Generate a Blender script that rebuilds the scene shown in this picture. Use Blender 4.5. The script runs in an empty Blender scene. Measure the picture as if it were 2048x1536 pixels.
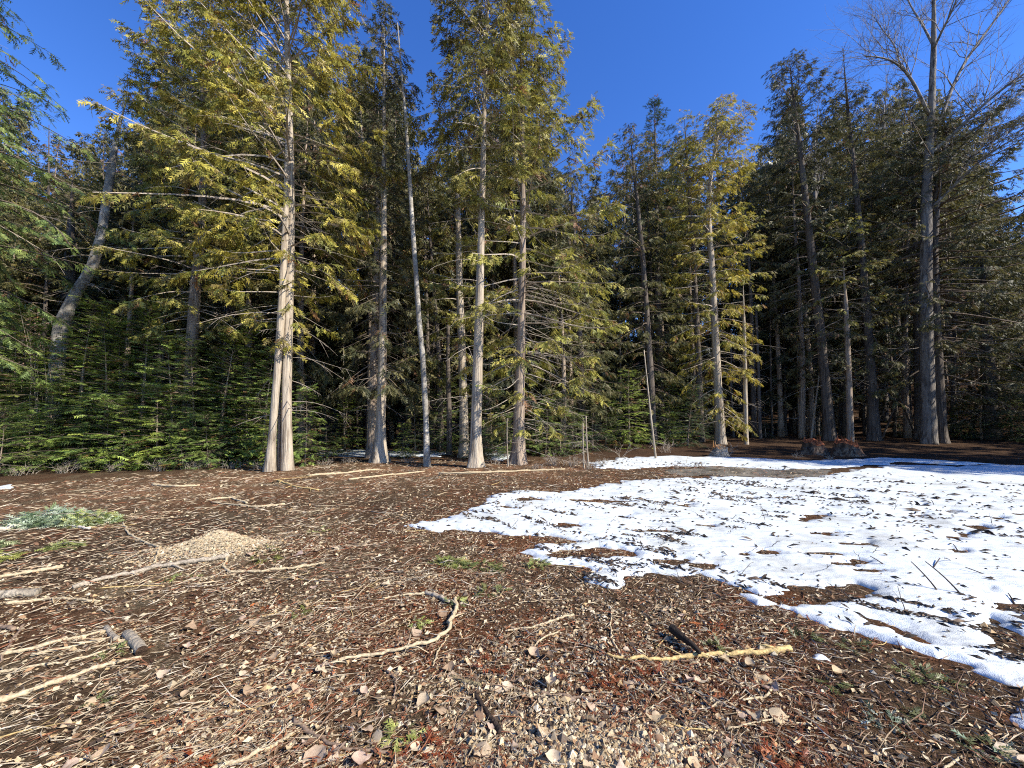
import bpy, math
import numpy as np
from mathutils import Vector

# ------------------------------------------------------------------ camera, sky, sun, exposure
sc = bpy.context.scene
COL = sc.collection
W, H, F, HOR, EYE = 2048.0, 1536.0, 769.0, 840.0, 1.6      # photograph's pixels, focal length in pixels, horizon row, eye height
PITCH = math.radians(2.5)
SHIFT = (HOR - H / 2) - F * math.tan(PITCH)
cam = bpy.data.cameras.new('camera'); camo = bpy.data.objects.new('camera', cam); COL.objects.link(camo)
camo.location = (0, 0, EYE); camo.rotation_euler = (math.radians(90) + PITCH, 0, 0)
cam.sensor_fit = 'HORIZONTAL'; cam.sensor_width = 36; cam.lens = 36 * F / W; cam.shift_y = SHIFT / W
cam.clip_start = 0.05; cam.clip_end = 3000
sc.camera = camo
SUN_AZ, SUN_EL = math.radians(116), math.radians(38)
world = bpy.data.worlds.new('World'); sc.world = world; world.use_nodes = True
wn = world.node_tree.nodes; wl = world.node_tree.links
bg = wn['Background']; sky = wn.new('ShaderNodeTexSky'); sky.sky_type = 'NISHITA'; sky.sun_disc = False
sky.sun_elevation = SUN_EL; sky.sun_rotation = SUN_AZ; sky.air_density = 1.0; sky.dust_density = 0.0; sky.ozone_density = 3.0; sky.altitude = 900
hs = wn.new('ShaderNodeHueSaturation'); hs.inputs['Saturation'].default_value = 1.27; hs.inputs['Value'].default_value = 1.3; hs.inputs['Hue'].default_value = .516
wl.new(sky.outputs[0], hs.inputs['Color']); wl.new(hs.outputs[0], bg.inputs['Color']); bg.inputs['Strength'].default_value = 0.122
sl = bpy.data.lights.new('sun', 'SUN'); sl.energy = 5.0; sl.angle = math.radians(0.5); sl.color = (1.0, 0.94, 0.84)
slo = bpy.data.objects.new('sun', sl); COL.objects.link(slo)
sdir = Vector((math.sin(SUN_AZ) * math.cos(SUN_EL), math.cos(SUN_AZ) * math.cos(SUN_EL), math.sin(SUN_EL)))
slo.rotation_euler = sdir.to_track_quat('Z', 'Y').to_euler(); slo.location = (30, -5, 30)
vs = sc.view_settings; vs.view_transform = 'Standard'; vs.look = 'None'; vs.gamma = 1; vs.use_curve_mapping = False; vs.exposure = 0.85
sc.render.engine = 'CYCLES'
sc.cycles.max_bounces = 5; sc.cycles.diffuse_bounces = 3; sc.cycles.glossy_bounces = 2; sc.cycles.transmission_bounces = 3; sc.cycles.transparent_max_bounces = 4
sc.cycles.use_denoising = False; sc.cycles.filter_width = 1.1
sc.cycles.caustics_reflective = False; sc.cycles.caustics_refractive = False

RNG = np.random.default_rng(11)

# ------------------------------------------------------------------ noise
def _h(ix, iy, s):
    n = (ix.astype(np.uint32) * np.uint32(0x9E3779B1)) ^ (iy.astype(np.uint32) * np.uint32(0x85EBCA77) + np.uint32((s * 0xC2B2AE3D + 0x27D4EB2F) & 0xffffffff))
    n ^= n >> np.uint32(15); n *= np.uint32(0x2C1B3C6D); n ^= n >> np.uint32(12); n *= np.uint32(0x297A2D39); n ^= n >> np.uint32(15)
    return (n & np.uint32(0xffffff)) / 16777215.0
def vnoise(x, y, s=0):
    x = np.asarray(x, float); y = np.asarray(y, float)
    ix = np.floor(x); iy = np.floor(y); fx = x - ix; fy = y - iy
    ix = ix.astype(np.int64); iy = iy.astype(np.int64)
    fx = fx * fx * (3 - 2 * fx); fy = fy * fy * (3 - 2 * fy)
    a = _h(ix, iy, s); b = _h(ix + 1, iy, s); c = _h(ix, iy + 1, s); d = _h(ix + 1, iy + 1, s)
    return (a + (b - a) * fx) * (1 - fy) + (c + (d - c) * fx) * fy
def fbm(x, y, s=0, o=4):
    v = 0; a = .5; t = 0
    for i in range(o):
        v = v + a * vnoise(x * 2 ** i, y * 2 ** i, s + i * 17); t += a; a *= .5
    return v / t
def sat(v): return np.clip(v, 0, 1)

# ------------------------------------------------------------------ the lie of the land, and rays through the lens
def _plane(px, py):
    k = EYE * F / (np.asarray(py, float) - HOR)
    return (np.asarray(px, float) - W / 2) / F * k, k
MOUND = _plane(440, 1100); PATCH = _plane(1210, 1500)
def gz(x, y):
    x = np.asarray(x, float); y = np.asarray(y, float)
    z = 0.10 * (fbm(x * .22 + 5, y * .22 + 9, 3, 3) - .5) + 0.035 * (fbm(x * 1.3, y * 1.3, 5, 3) - .5)
    z = z * sat((np.hypot(x, y) - .5) / 4)
    z = z + 0.20 * np.exp(-(((x - MOUND[0]) / .50) ** 2 + ((y - MOUND[1]) / .30) ** 2)) * (.7 + .6 * fbm(x * 5, y * 5, 8, 3))
    z = z + 0.05 * np.exp(-(((x - PATCH[0]) / .45) ** 2 + ((y - PATCH[1]) / .22) ** 2))
    z = z + 0.022 * (fbm(x * 13, y * 13, 23, 2) - .5) * sat((7 - np.hypot(x, y)) / 4)
    z = z + 0.03 * (fbm(x * 4, y * 4, 21, 3) - .5) * np.clip(1.4 - np.hypot(x, y) * .03, .2, 1)
    z = z + .34 * np.maximum(np.hypot(x, y) - 42, 0) * sat((y + 10) / 40) * np.exp(-np.maximum(np.hypot(x, y) - 42, 0) / 400) * (.8 + .4 * fbm(x * .02, y * .02, 31, 2))
    z = z + 0.35 * sat((y - 19) / 9) * sat((x - 2) / 8 + .3)
    return z
def gp(px, py):
    """point of the ground seen at a pixel of the photograph"""
    dz = 0.0
    for i in range(5):
        k = (EYE - dz) * F / (py - HOR); x = (px - W / 2) / F * k
        dz = float(gz(x, k))
    return np.array([x, k, dz])
def pt(px, py, Y):
    c, s = math.cos(PITCH), math.sin(PITCH)
    yc = (H / 2 - py + SHIFT) / F; k = Y / (c - yc * s)
    return np.array([(px - W / 2) / F * k, Y, EYE + k * (s + yc * c)])

# ------------------------------------------------------------------ meshes
def make_mesh(name, V, faces, mats=(), midx=None, smooth=True, col=None):
    """faces: list of (n,k) index arrays; midx: list of material indices, one per array; col: (nv,3)"""
    m = bpy.data.meshes.new(name)
    V = np.asarray(V, np.float32); m.vertices.add(len(V)); m.vertices.foreach_set('co', V.ravel())
    tot = np.concatenate([np.full(len(f), f.shape[1], np.int32) for f in faces])
    idx = np.concatenate([np.asarray(f, np.int32).ravel() for f in faces])
    st = np.zeros(len(tot), np.int32); st[1:] = np.cumsum(tot)[:-1]
    m.loops.add(len(idx)); m.loops.foreach_set('vertex_index', idx)
    m.polygons.add(len(tot)); m.polygons.foreach_set('loop_start', st); m.polygons.foreach_set('loop_total', tot)
    if midx is not None:
        m.polygons.foreach_set('material_index', np.concatenate([np.full(len(f), k, np.int32) for f, k in zip(faces, midx)]))
    m.polygons.foreach_set('use_smooth', np.full(len(tot), smooth, bool))
    for mt in mats: m.materials.append(mt)
    m.update(calc_edges=True)
    if col is not None:
        a = m.color_attributes.new('col', 'FLOAT_COLOR', 'POINT')
        c = np.ones((len(V), 4), np.float32); c[:, :3] = col; a.data.foreach_set('color', c.ravel())
    return m
class Geo:
    def __init__(s): s.V = []; s.F = []; s.M = []; s.C = []; s.n = 0
    def add(s, V, faces, mat=0, col=None):
        V = np.asarray(V, float)
        s.V.append(V)
        for f in (faces if isinstance(faces, list) else [faces]):
            s.F.append(np.asarray(f) + s.n); s.M.append(mat)
        s.C.append(np.broadcast_to(np.asarray(col if col is not None else (.5, .5, .5), float), (len(V), 3)))
        s.n += len(V)
    def mesh(s, name, mats, smooth=True):
        return make_mesh(name, np.concatenate(s.V), s.F, mats, s.M, smooth, np.concatenate(s.C))
def obj(name, mesh, parent=None, loc=(0, 0, 0), label=None, cat=None, group=None, kind=None):
    o = bpy.data.objects.new(name, mesh); COL.objects.link(o); o.location = loc
    if parent: o.parent = parent
    for k, v in (('label', label), ('category', cat), ('group', group), ('kind', kind)):
        if v: o[k] = v
    return o
def copy_tree(o, parent=None):
    c = o.copy(); COL.objects.link(c); c.parent = parent
    for ch in list(o.children): copy_tree(ch, c)
    return c
def ring_faces(n, s, cap=True):
    i = np.arange(n - 1)[:, None] * s; j = np.arange(s)[None, :]; j2 = (j + 1) % s
    q = np.stack([i + j, i + j2, i + s + j2, i + s + j], -1).reshape(-1, 4)
    return [q, ((n - 1) * s + np.arange(s))[None, :], np.arange(s)[::-1][None, :]] if cap else [q]
def tube(P, R, s=5, cap=True, jit=0, rg=RNG):
    P = np.asarray(P, float); R = np.broadcast_to(np.asarray(R, float), (len(P),))
    T = np.gradient(P, axis=0); T /= np.linalg.norm(T, axis=1)[:, None] + 1e-9
    up = np.array([0, 0, 1.]) if abs(T[:, 2]).mean() < .8 else np.array([1., 0, 0])
    A = np.cross(T, up); A /= np.linalg.norm(A, axis=1)[:, None] + 1e-9; B = np.cross(A, T)
    th = np.linspace(0, 2 * np.pi, s, endpoint=False)
    rr = R[:, None] * (1 + jit * rg.uniform(-1, 1, (len(P), s)))
    V = P[:, None] + rr[..., None] * (np.cos(th)[None, :, None] * A[:, None] + np.sin(th)[None, :, None] * B[:, None])
    return V.reshape(-1, 3), ring_faces(len(P), s, cap)
def resample(P, n):
    P = np.asarray(P, float); d = np.r_[0, np.cumsum(np.linalg.norm(np.diff(P, axis=0), axis=1))]
    # Catmull-Rom-like smoothing through a fine linear pass
    u = np.linspace(0, d[-1], n)
    Q = np.stack([np.interp(u, d, P[:, k]) for k in range(P.shape[1])], 1)
    for _ in range(2): Q[1:-1] = .25 * Q[:-2] + .5 * Q[1:-1] + .25 * Q[2:]
    return Q

# ------------------------------------------------------------------ materials
def mat_new(name):
    m = bpy.data.materials.new(name); m.use_nodes = True
    n = m.node_tree.nodes; b = n['Principled BSDF']; b.inputs['Roughness'].default_value = .8; b.inputs['Specular IOR Level'].default_value = .2
    return m, n, m.node_tree.links, b
def noise_node(n, l, scale, detail=3, vec=None, rough=.6):
    t = n.new('ShaderNodeTexNoise'); t.inputs['Scale'].default_value = scale; t.inputs['Detail'].default_value = detail; t.inputs['Roughness'].default_value = rough
    if vec is not None: l.new(vec, t.inputs['Vector'])
    return t
def ramp(n, l, fac, stops):
    r = n.new('ShaderNodeValToRGB'); e = r.color_ramp.elements
    while len(e) < len(stops): e.new(.5)
    for k, (p, c) in enumerate(stops):
        e[k].position = p; e[k].color = (*c, 1) if len(c) == 3 else c
    l.new(fac, r.inputs[0]); return r
def mix(n, l, a, b, fac, mode='MIX'):
    x = n.new('ShaderNodeMix'); x.data_type = 'RGBA'; x.blend_type = mode
    for s, v in ((x.inputs[6], a), (x.inputs[7], b), (x.inputs[0], fac)):
        if isinstance(v, bpy.types.NodeSocket): l.new(v, s)
        elif isinstance(v, (int, float)): s.default_value = v
        else: s.default_value = (*v, 1)
    return x.outputs[2]
def bump(n, l, b, h, strength, dist):
    x = n.new('ShaderNodeBump'); x.inputs['Strength'].default_value = strength; x.inputs['Distance'].default_value = dist
    l.new(h, x.inputs['Height']); l.new(x.outputs[0], b.inputs['Normal'])
def vec_scaled(n, l, s):
    t = n.new('ShaderNodeTexCoord'); m = n.new('ShaderNodeMapping'); m.inputs['Scale'].default_value = s
    l.new(t.outputs['Object'], m.inputs[0]); return m.outputs[0]

def mat_foliage(name, transl=.35, rough=.55):
    m, n, l, b = mat_new(name)
    a = n.new('ShaderNodeAttribute'); a.attribute_name = 'col'; oi = n.new('ShaderNodeObjectInfo')
    rr = ramp(n, l, oi.outputs['Random'], [(0, (.72, .70, .8)), (.5, (1.0, 1.0, 1.0)), (1, (1.16, 1.06, .82))])
    cc = mix(n, l, a.outputs['Color'], rr.outputs[0], 1.0, 'MULTIPLY')
    l.new(cc, b.inputs['Base Color']); b.inputs['Roughness'].default_value = rough; b.inputs['Specular IOR Level'].default_value = .35
    t = n.new('ShaderNodeBsdfTranslucent'); l.new(cc, t.inputs['Color'])
    x = n.new('ShaderNodeMixShader'); x.inputs[0].default_value = transl
    l.new(b.outputs[0], x.inputs[1]); l.new(t.outputs[0], x.inputs[2]); l.new(x.outputs[0], n['Material Output'].inputs['Surface'])
    return m
def mat_bark(name, light, dark, sc3=(22, 22, 1.6), patch=None, lo=.32, hi=.62):
    m, n, l, b = mat_new(name)
    v = vec_scaled(n, l, sc3)
    a0 = noise_node(n, l, 1.0, 5, v, .65); vb = vec_scaled(n, l, tuple(q_ * w_ for q_, w_ in zip(sc3, (.5, .5, .42)))); a1 = noise_node(n, l, 1.0, 3, vb, .55)
    am = n.new('ShaderNodeMath'); am.operation = 'MULTIPLY_ADD'; am.inputs[1].default_value = .5; l.new(a1.outputs[0], am.inputs[0]); ah = n.new('ShaderNodeMath'); ah.operation = 'MULTIPLY'; ah.inputs[1].default_value = .5; l.new(a0.outputs[0], ah.inputs[0]); l.new(ah.outputs[0], am.inputs[2]); a = am
    c = ramp(n, l, a.outputs[0], [(lo + .02, tuple(.55 * np.array(dark))), (lo + .13, dark), (hi - .04, light)])
    v2 = vec_scaled(n, l, (3, 3, 1.1)); p = noise_node(n, l, 1.0, 3, v2)
    pr = ramp(n, l, p.outputs[0], [(.42, (0, 0, 0)), (.64, (1, 1, 1))])
    out = mix(n, l, c.outputs[0], patch or tuple(.6 * np.array(light)), pr.outputs[0])
    l.new(out, b.inputs['Base Color']); b.inputs['Roughness'].default_value = .9
    bump(n, l, b, a.outputs[0], 1.0, .07)
    return m
def mat_col(name, nscale=90, amp=.5, rough=.85, bumpd=.003, spec=.15):
    """colour from the mesh's own 'col' attribute, roughened by noise"""
    m, n, l, b = mat_new(name)
    a = n.new('ShaderNodeAttribute'); a.attribute_name = 'col'
    t = n.new('ShaderNodeTexCoord'); s = noise_node(n, l, nscale, 4, t.outputs['Object'])
    r = ramp(n, l, s.outputs[0], [(.3, (1 - amp,) * 3), (.7, (1 + amp * .5,) * 3)])
    l.new(mix(n, l, a.outputs['Color'], r.outputs[0], 1.0, 'MULTIPLY'), b.inputs['Base Color'])
    b.inputs['Roughness'].default_value = rough; b.inputs['Specular IOR Level'].default_value = spec
    if bumpd: bump(n, l, b, s.outputs[0], .7, bumpd)
    return m

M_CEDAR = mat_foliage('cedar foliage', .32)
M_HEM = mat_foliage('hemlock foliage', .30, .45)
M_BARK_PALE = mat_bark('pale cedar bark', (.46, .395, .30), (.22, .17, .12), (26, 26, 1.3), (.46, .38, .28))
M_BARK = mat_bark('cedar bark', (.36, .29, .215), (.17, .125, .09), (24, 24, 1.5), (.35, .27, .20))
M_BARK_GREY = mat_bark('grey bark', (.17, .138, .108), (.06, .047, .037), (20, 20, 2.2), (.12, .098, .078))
M_STUMP = mat_bark('stump bark', (.20, .15, .10), (.05, .032, .022), (16, 16, 2.5), (.13, .07, .04))
M_BIRCH = mat_bark('birch bark', (.50, .46, .39), (.24, .21, .165), (7, 7, 9), (.20, .18, .15))
M_SPLIT = mat_bark('split orange wood', (.55, .28, .10), (.30, .12, .04), (40, 40, 2), (.50, .33, .18))
M_ROT = mat_bark('rotten red wood', (.42, .13, .045), (.16, .05, .022), (14, 14, 5), (.30, .10, .04))
M_DEADWOOD = mat_bark('bare grey twigs', (.48, .41, .32), (.26, .21, .16), (14, 14, 14), (.36, .30, .23))
M_TWIG = mat_bark('brown twigs', (.20, .155, .11), (.10, .075, .055), (14, 14, 14), (.15, .115, .085))
M_STUFF = mat_col('litter', 160, .4)
M_STONE = mat_col('stones', 220, .35, .75, .002, .3)
M_WOOD = mat_col('stick wood', 60, .55, .85, .004)

# ------------------------------------------------------------------ foliage templates (unit length along x)
def tmpl(pairs, ang, ln, wd, taper, droop, spine=.02, seed=0):
    rg = np.random.default_rng(seed); T = []
    T.append([(0, -spine, 0), (0, spine, 0), (1, 0, -droop)])
    for i in range(pairs):
        x = .06 + .86 * (i + .5) / pairs
        for s in (-1, 1):
            L = ln * (1 - taper * x) * rg.uniform(.8, 1.15) * min(1, .55 + x * 2); a = math.radians(ang + rg.uniform(-8, 8)); xx = x + (.03 if s > 0 else -.03)
            z = -droop * xx * xx
            T.append([(xx - wd, 0, z), (xx + wd, 0, z), (xx + L * math.cos(a), s * L * math.sin(a), z - rg.uniform(.02, .16) * L)])
    return np.array(T)
T_CEDAR = tmpl(3, 42, .52, .115, .5, .12, .045, 1)
T_CEDAR_LO = tmpl(2, 40, .62, .16, .5, .12, .07, 2)
T_HEM = tmpl(4, 58, .48, .075, .62, .06, .035, 3)
T_HEM_LO = tmpl(3, 55, .54, .11, .6, .06, .05, 4)

def norm(a): return a / (np.linalg.norm(a, axis=-1, keepdims=True) + 1e-9)
def place_fronds(geo, T, pos, ax, nrm, size, col, rg, mat=0):
    ax = norm(ax); y = norm(np.cross(nrm, ax)); z = np.cross(ax, y)
    B = np.stack([ax, y, z], 1) * size[:, None, None]                 # N,3,3
    V = np.einsum('tvk,nkc->ntvc', T, B) + pos[:, None, None, :]
    N, t = len(pos), len(T)
    c = col[:, None, None, :] * rg.uniform(.78, 1.25, (N, t, 1, 1)); c = np.broadcast_to(c, (N, t, 3, 3))
    geo.add(V.reshape(-1, 3), np.arange(N * t * 3).reshape(-1, 3), mat, c.reshape(-1, 3))

PAL = {
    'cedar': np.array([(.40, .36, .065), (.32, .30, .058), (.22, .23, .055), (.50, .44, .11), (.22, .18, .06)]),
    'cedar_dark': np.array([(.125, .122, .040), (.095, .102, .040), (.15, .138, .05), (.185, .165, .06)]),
    'hem': np.array([(.25, .34, .075), (.19, .27, .065), (.33, .40, .10), (.14, .21, .06)]),
    'fir': np.array([(.06, .095, .042), (.075, .11, .045), (.05, .08, .042), (.09, .12, .045)]),
    'spruce': np.array([(.07, .08, .036), (.055, .066, .034), (.09, .095, .042)]),
}
def crown(geo, rg, tr, zs, lens, azs, st):
    """foliage (material 0) and living branch wood (material 1) round a trunk tr(z)->(x,y,r); z above the tree's base"""
    up = np.array([0, 0, 1.]); ztop = st['ztop']; pal = PAL[st['pal']]; z0 = st['zlow']
    pos, ax, nr, sz, cl = [], [], [], [], []
    for z, L, az in zip(zs, lens, azs):
        f = (z - z0) / max(ztop - z0, .1)
        x0, y0, r0 = tr(z)
        out = np.array([math.cos(az), math.sin(az), 0]); side = np.array([-out[1], out[0], 0])
        a0 = st['a0'][0] + (st['a0'][1] - st['a0'][0]) * f + rg.normal(0, .10); d = st['d'] * rg.uniform(.7, 1.3); u = st['u'] * rg.uniform(.6, 1.4)
        t = np.linspace(0, 1, 7); wob = rg.normal(0, .07) * L
        C = np.array([x0, y0, z]) + out * (r0 * .6 + L * t[:, None] * (1 - .1 * abs(a0))) + up * (L * (a0 * t - d * t ** 2 + u * t ** 3))[:, None] + side * (wob * np.sin(t * 3))[:, None]
        rb = max(.006, .013 * L ** .8) * st.get('bw', 1)
        v, fc = tube(C, np.linspace(rb, rb * .2, 7), 3, False); geo.add(v, fc, 1)
        t0 = st['t0'][0] + (st['t0'][1] - st['t0'][0]) * sat(f * 1.6); t0 = min(.85, t0 * rg.uniform(.6, 1.25))
        nb = max(3, int(L * st['bl'] * (1 - t0 * .7) * rg.uniform(.7, 1.3)))
        tb = t0 + (1 - t0) * np.sqrt(rg.uniform(0, 1, nb) * .98 + .02) if st['style'] == 'cedar' else t0 + (1 - t0) * rg.uniform(0, 1, nb)
        o = np.stack([np.interp(tb, t, C[:, k]) for k in range(3)], 1)
        tg = norm(np.gradient(C, axis=0)); tg = norm(np.stack([np.interp(tb, t, tg[:, k]) for k in range(3)], 1))
        sgn = np.where(np.arange(nb) % 2, 1, -1)[:, None]
        ll = (np.minimum(st['blmax'], .42 * L) * rg.uniform(.5, 1.1, nb) * (1.15 - .65 * tb))
        bd = norm(tg * st['fw'] + side * sgn * rg.uniform(.5, 1.0, (nb, 1)) - up * st['bdroop'] * rg.uniform(.3, 1.4, (nb, 1)) + rg.normal(0, .14, (nb, 3)))
        bc = pal[rg.integers(0, len(pal), nb)] * rg.uniform(.6, 1.3, (nb, 1)); bc = np.where(rg.uniform(0, 1, (nb, 1)) < st.get('brown', .03), np.array([[.26, .14, .065]]), bc)
        m = np.maximum(2, np.ceil(ll / st['step'])).astype(int)
        k = np.repeat(np.arange(nb), m); first = np.repeat(np.cumsum(m) - m, m); j = np.arange(len(k)) - first; q = (j + rg.uniform(0, 1, len(k))) / m[k]
        p = o[k] + bd[k] * (ll[k] * q)[:, None] - up * (st['bdroop'] * .35 * ll[k] * q * q)[:, None]
        bs = norm(np.cross(up, bd[k])); s2 = np.where(j % 2, 1, -1)[:, None]
        a = norm(bd[k] * .75 + bs * s2 * rg.uniform(.2, .9, (len(k), 1)) - up * st['fdroop'] * rg.uniform(.2, 1.5, (len(k), 1)) + rg.normal(0, .12, (len(k), 3)))
        n_ = norm(up * st['flat'] + rg.normal(0, .5, (len(k), 3)) + out * .3)
        pos.append(p); ax.append(a); nr.append(n_); sz.append(st['fl'] * rg.uniform(.45, 1.3, len(k)) * (1.05 - .25 * q)); cl.append(bc[k] * rg.uniform(.85, 1.15, (len(k), 1)))
    if pos:
        place_fronds(geo, st['T'], np.concatenate(pos), np.concatenate(ax), np.concatenate(nr), np.concatenate(sz), np.concatenate(cl), rg)

ST_CEDAR = dict(style='cedar', pal='cedar', a0=(-.15, .75), d=.55, u=.35, t0=(.5, .12), bl=10, blmax=.8, fw=.7, bdroop=.5, step=.105, fdroop=.6, flat=.35, fl=.27, T=T_CEDAR)
ST_HEM = dict(style='hem', pal='hem', a0=(.0, .65), d=.45, u=.12, t0=(.08, .05), bl=9, blmax=.6, fw=.75, bdroop=.12, step=.10, fdroop=.10, flat=1.6, fl=.235, T=T_HEM)
ST_SPRUCE = dict(style='hem', pal='spruce', a0=(-.2, .5), d=.4, u=.3, t0=(.2, .05), bl=9, blmax=.8, fw=.7, bdroop=.5, step=.13, fdroop=.5, flat=.5, fl=.36, T=T_HEM_LO)

def trunk_mesh(name, P, R, sides, flare, mat, seed, rough=.05, kroot=5, fh=.35):
    rg = np.random.default_rng(seed); n = len(P); th = np.linspace(0, 2 * np.pi, sides, endpoint=False)
    ph = rg.uniform(0, 6.28, 3); z = P[:, 2] - P[0, 2]
    lobes = .5 + .3 * np.cos(kroot * th + ph[0]) + .2 * np.cos((kroot - 2) * th + ph[1])
    fl = 1 + .8 * flare * np.exp(-np.maximum(z, 0) / fh)[:, None] * lobes[None, :]
    nz = vnoise(np.cos(th)[None, :] * 3 + 7 + seed, z[:, None] * 1.4 + np.sin(th)[None, :] * 3, seed) - .5
    ridg = vnoise(th[None, :] * sides / 4.2 + z[:, None] * .25, z[:, None] * .8, seed + 3) - .5
    rr = R[:, None] * fl * (1 + 2 * rough * nz + 1.6 * rough * ridg)
    V = P[:, None, :] + np.stack([np.cos(th)[None, :] * rr, np.sin(th)[None, :] * rr, np.zeros_like(rr)], -1)
    return make_mesh(name, V.reshape(-1, 3), ring_faces(n, sides), [mat])
def trunk_fn(P, R):
    z = P[:, 2]
    return lambda h: (np.interp(h, z, P[:, 0]), np.interp(h, z, P[:, 1]), np.interp(h, z, R))

def dead_branch(rg, tr, z, az, L, a0, d, u, r, twigs=3):
    g = Geo(); x0, y0, r0 = tr(z); out = np.array([math.cos(az), math.sin(az), 0]); side = np.array([-out[1], out[0], 0]); up = np.array([0, 0, 1.])
    t = np.linspace(0, 1, 9)
    C = np.array([x0, y0, z]) + out * (r0 * .5 + L * t[:, None]) + up * (L * (a0 * t - d * t ** 2 + u * t ** 3))[:, None] + side * (rg.normal(0, .12) * L * t ** 2)[:, None] + rg.normal(0, .012, (9, 3)) * L * .35 * t[:, None]
    g.add(*tube(C, np.linspace(r, r * .22, 9), 4))
    for k in range(twigs):
        i = rg.integers(3, 8); l2 = L * rg.uniform(.12, .34); dr = norm(norm(C[i] - C[i - 1]) * .8 + side * rg.choice([-1, 1]) * rg.uniform(.3, .9) - up * rg.uniform(0, .9))
        tt = np.linspace(0, 1, 4)[:, None]; Q = C[i] + dr * l2 * tt - up * .25 * l2 * tt ** 2
        g.add(*tube(Q, np.linspace(r * .45, r * .14, 4), 3, False))
    return g.mesh('branch', [M_DEADWOOD])

def tree(name, label, cat, base, P, R, prof, nb, st, seed, bark=None, group=None, sides=16, flare=.8, dead=None, fol=None, asym=None, wood=None, kroot=5, stems=None, fh=.35):
    """base: world point; P: trunk polyline relative to base; prof: (heights, branch lengths); dead: (zlo, zhi, n, length, r)"""
    rg = np.random.default_rng(seed)
    root = obj(name, None, None, base, label, cat, group); root.empty_display_size = .3
    if nb: R = R * np.clip((P[-1, 2] + .1 - P[:, 2]) / 3.0, .12, 1) ** .75
    tm = obj('trunk', trunk_mesh('trunk', P, R, sides, flare, bark or M_BARK, seed, kroot=kroot, fh=fh), root)
    tr = trunk_fn(P, R); zlo, zhi = prof[0][0], prof[0][-1]
    if nb:
        s = dict(st); s['ztop'] = zhi; s['zlow'] = zlo
        uu = rg.uniform(0, 1, nb); uu[::5] = 1 - .28 * rg.uniform(0, 1, len(uu[::5])) ** 1.4; zs = zlo + (zhi - zlo) * np.sort(uu); az = (np.arange(nb) * 2.39996 + rg.uniform(-.5, .5, nb))
        ln = np.interp(zs, prof[0], prof[1]) * rg.uniform(.66, 1.2, nb)
        if asym: ln *= 1 + asym[1] * np.cos(az - asym[0])
        g = Geo(); crown(g, rg, tr, zs, np.maximum(ln, .30), az, s)
        obj('crown', g.mesh('crown', [fol or M_CEDAR, wood or (M_DEADWOOD if st['pal'] == 'cedar' else M_TWIG)], False), root)
    if dead:
        zl, zh, n, L, r = dead[:5]; side_az = dead[5] if len(dead) > 5 else None
        ms = []
        for k in range(n):
            z = rg.uniform(zl, zh); a = rg.uniform(0, 6.283) if side_az is None or rg.uniform() < .3 else side_az + rg.normal(0, .6)
            m = dead_branch(rg, tr, z, a, L * rg.uniform(.35, 1.15), rg.uniform(-.25, .15), rg.uniform(.1, .55), rg.uniform(0, .45), r * rg.uniform(.6, 1.3), rg.integers(1, 5))
            obj('branch', m, root)
    return root

def trunk_px(pts, Y, rpx, n=36):
    """trunk polyline through pixels at depth Y, from the ground up; rpx: (py, radius in px) pairs"""
    P = np.array([pt(a, b, Y) for a, b in pts]); P[0, 2] = float(gz(P[0, 0], Y)) - .06
    base = np.array([P[0, 0], Y, float(gz(P[0, 0], Y))])
    P = P - base; Q = resample(P, n * 3)
    f = np.linspace(0, 1, n) ** 1.5; z = Q[0, 2] + (Q[-1, 2] - Q[0, 2]) * f
    Q = np.stack([np.interp(z, Q[:, 2], Q[:, 0]), np.interp(z, Q[:, 2], Q[:, 1]), z], 1)
    py = np.array([p for p, _ in rpx], float); rr = np.array([r for _, r in rpx], float) * Y / F
    zz = np.array([pt(0, p, Y)[2] for p in py]) - base[2]; o = np.argsort(zz)
    return base, Q, np.interp(z, zz[o], rr[o])
def prof_px(pr, Y, base):
    z = np.array([pt(0, p, Y)[2] - base[2] for p, _ in pr]); l = np.array([w for _, w in pr], float) * Y / F
    o = np.argsort(z); return z[o], l[o]

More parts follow.
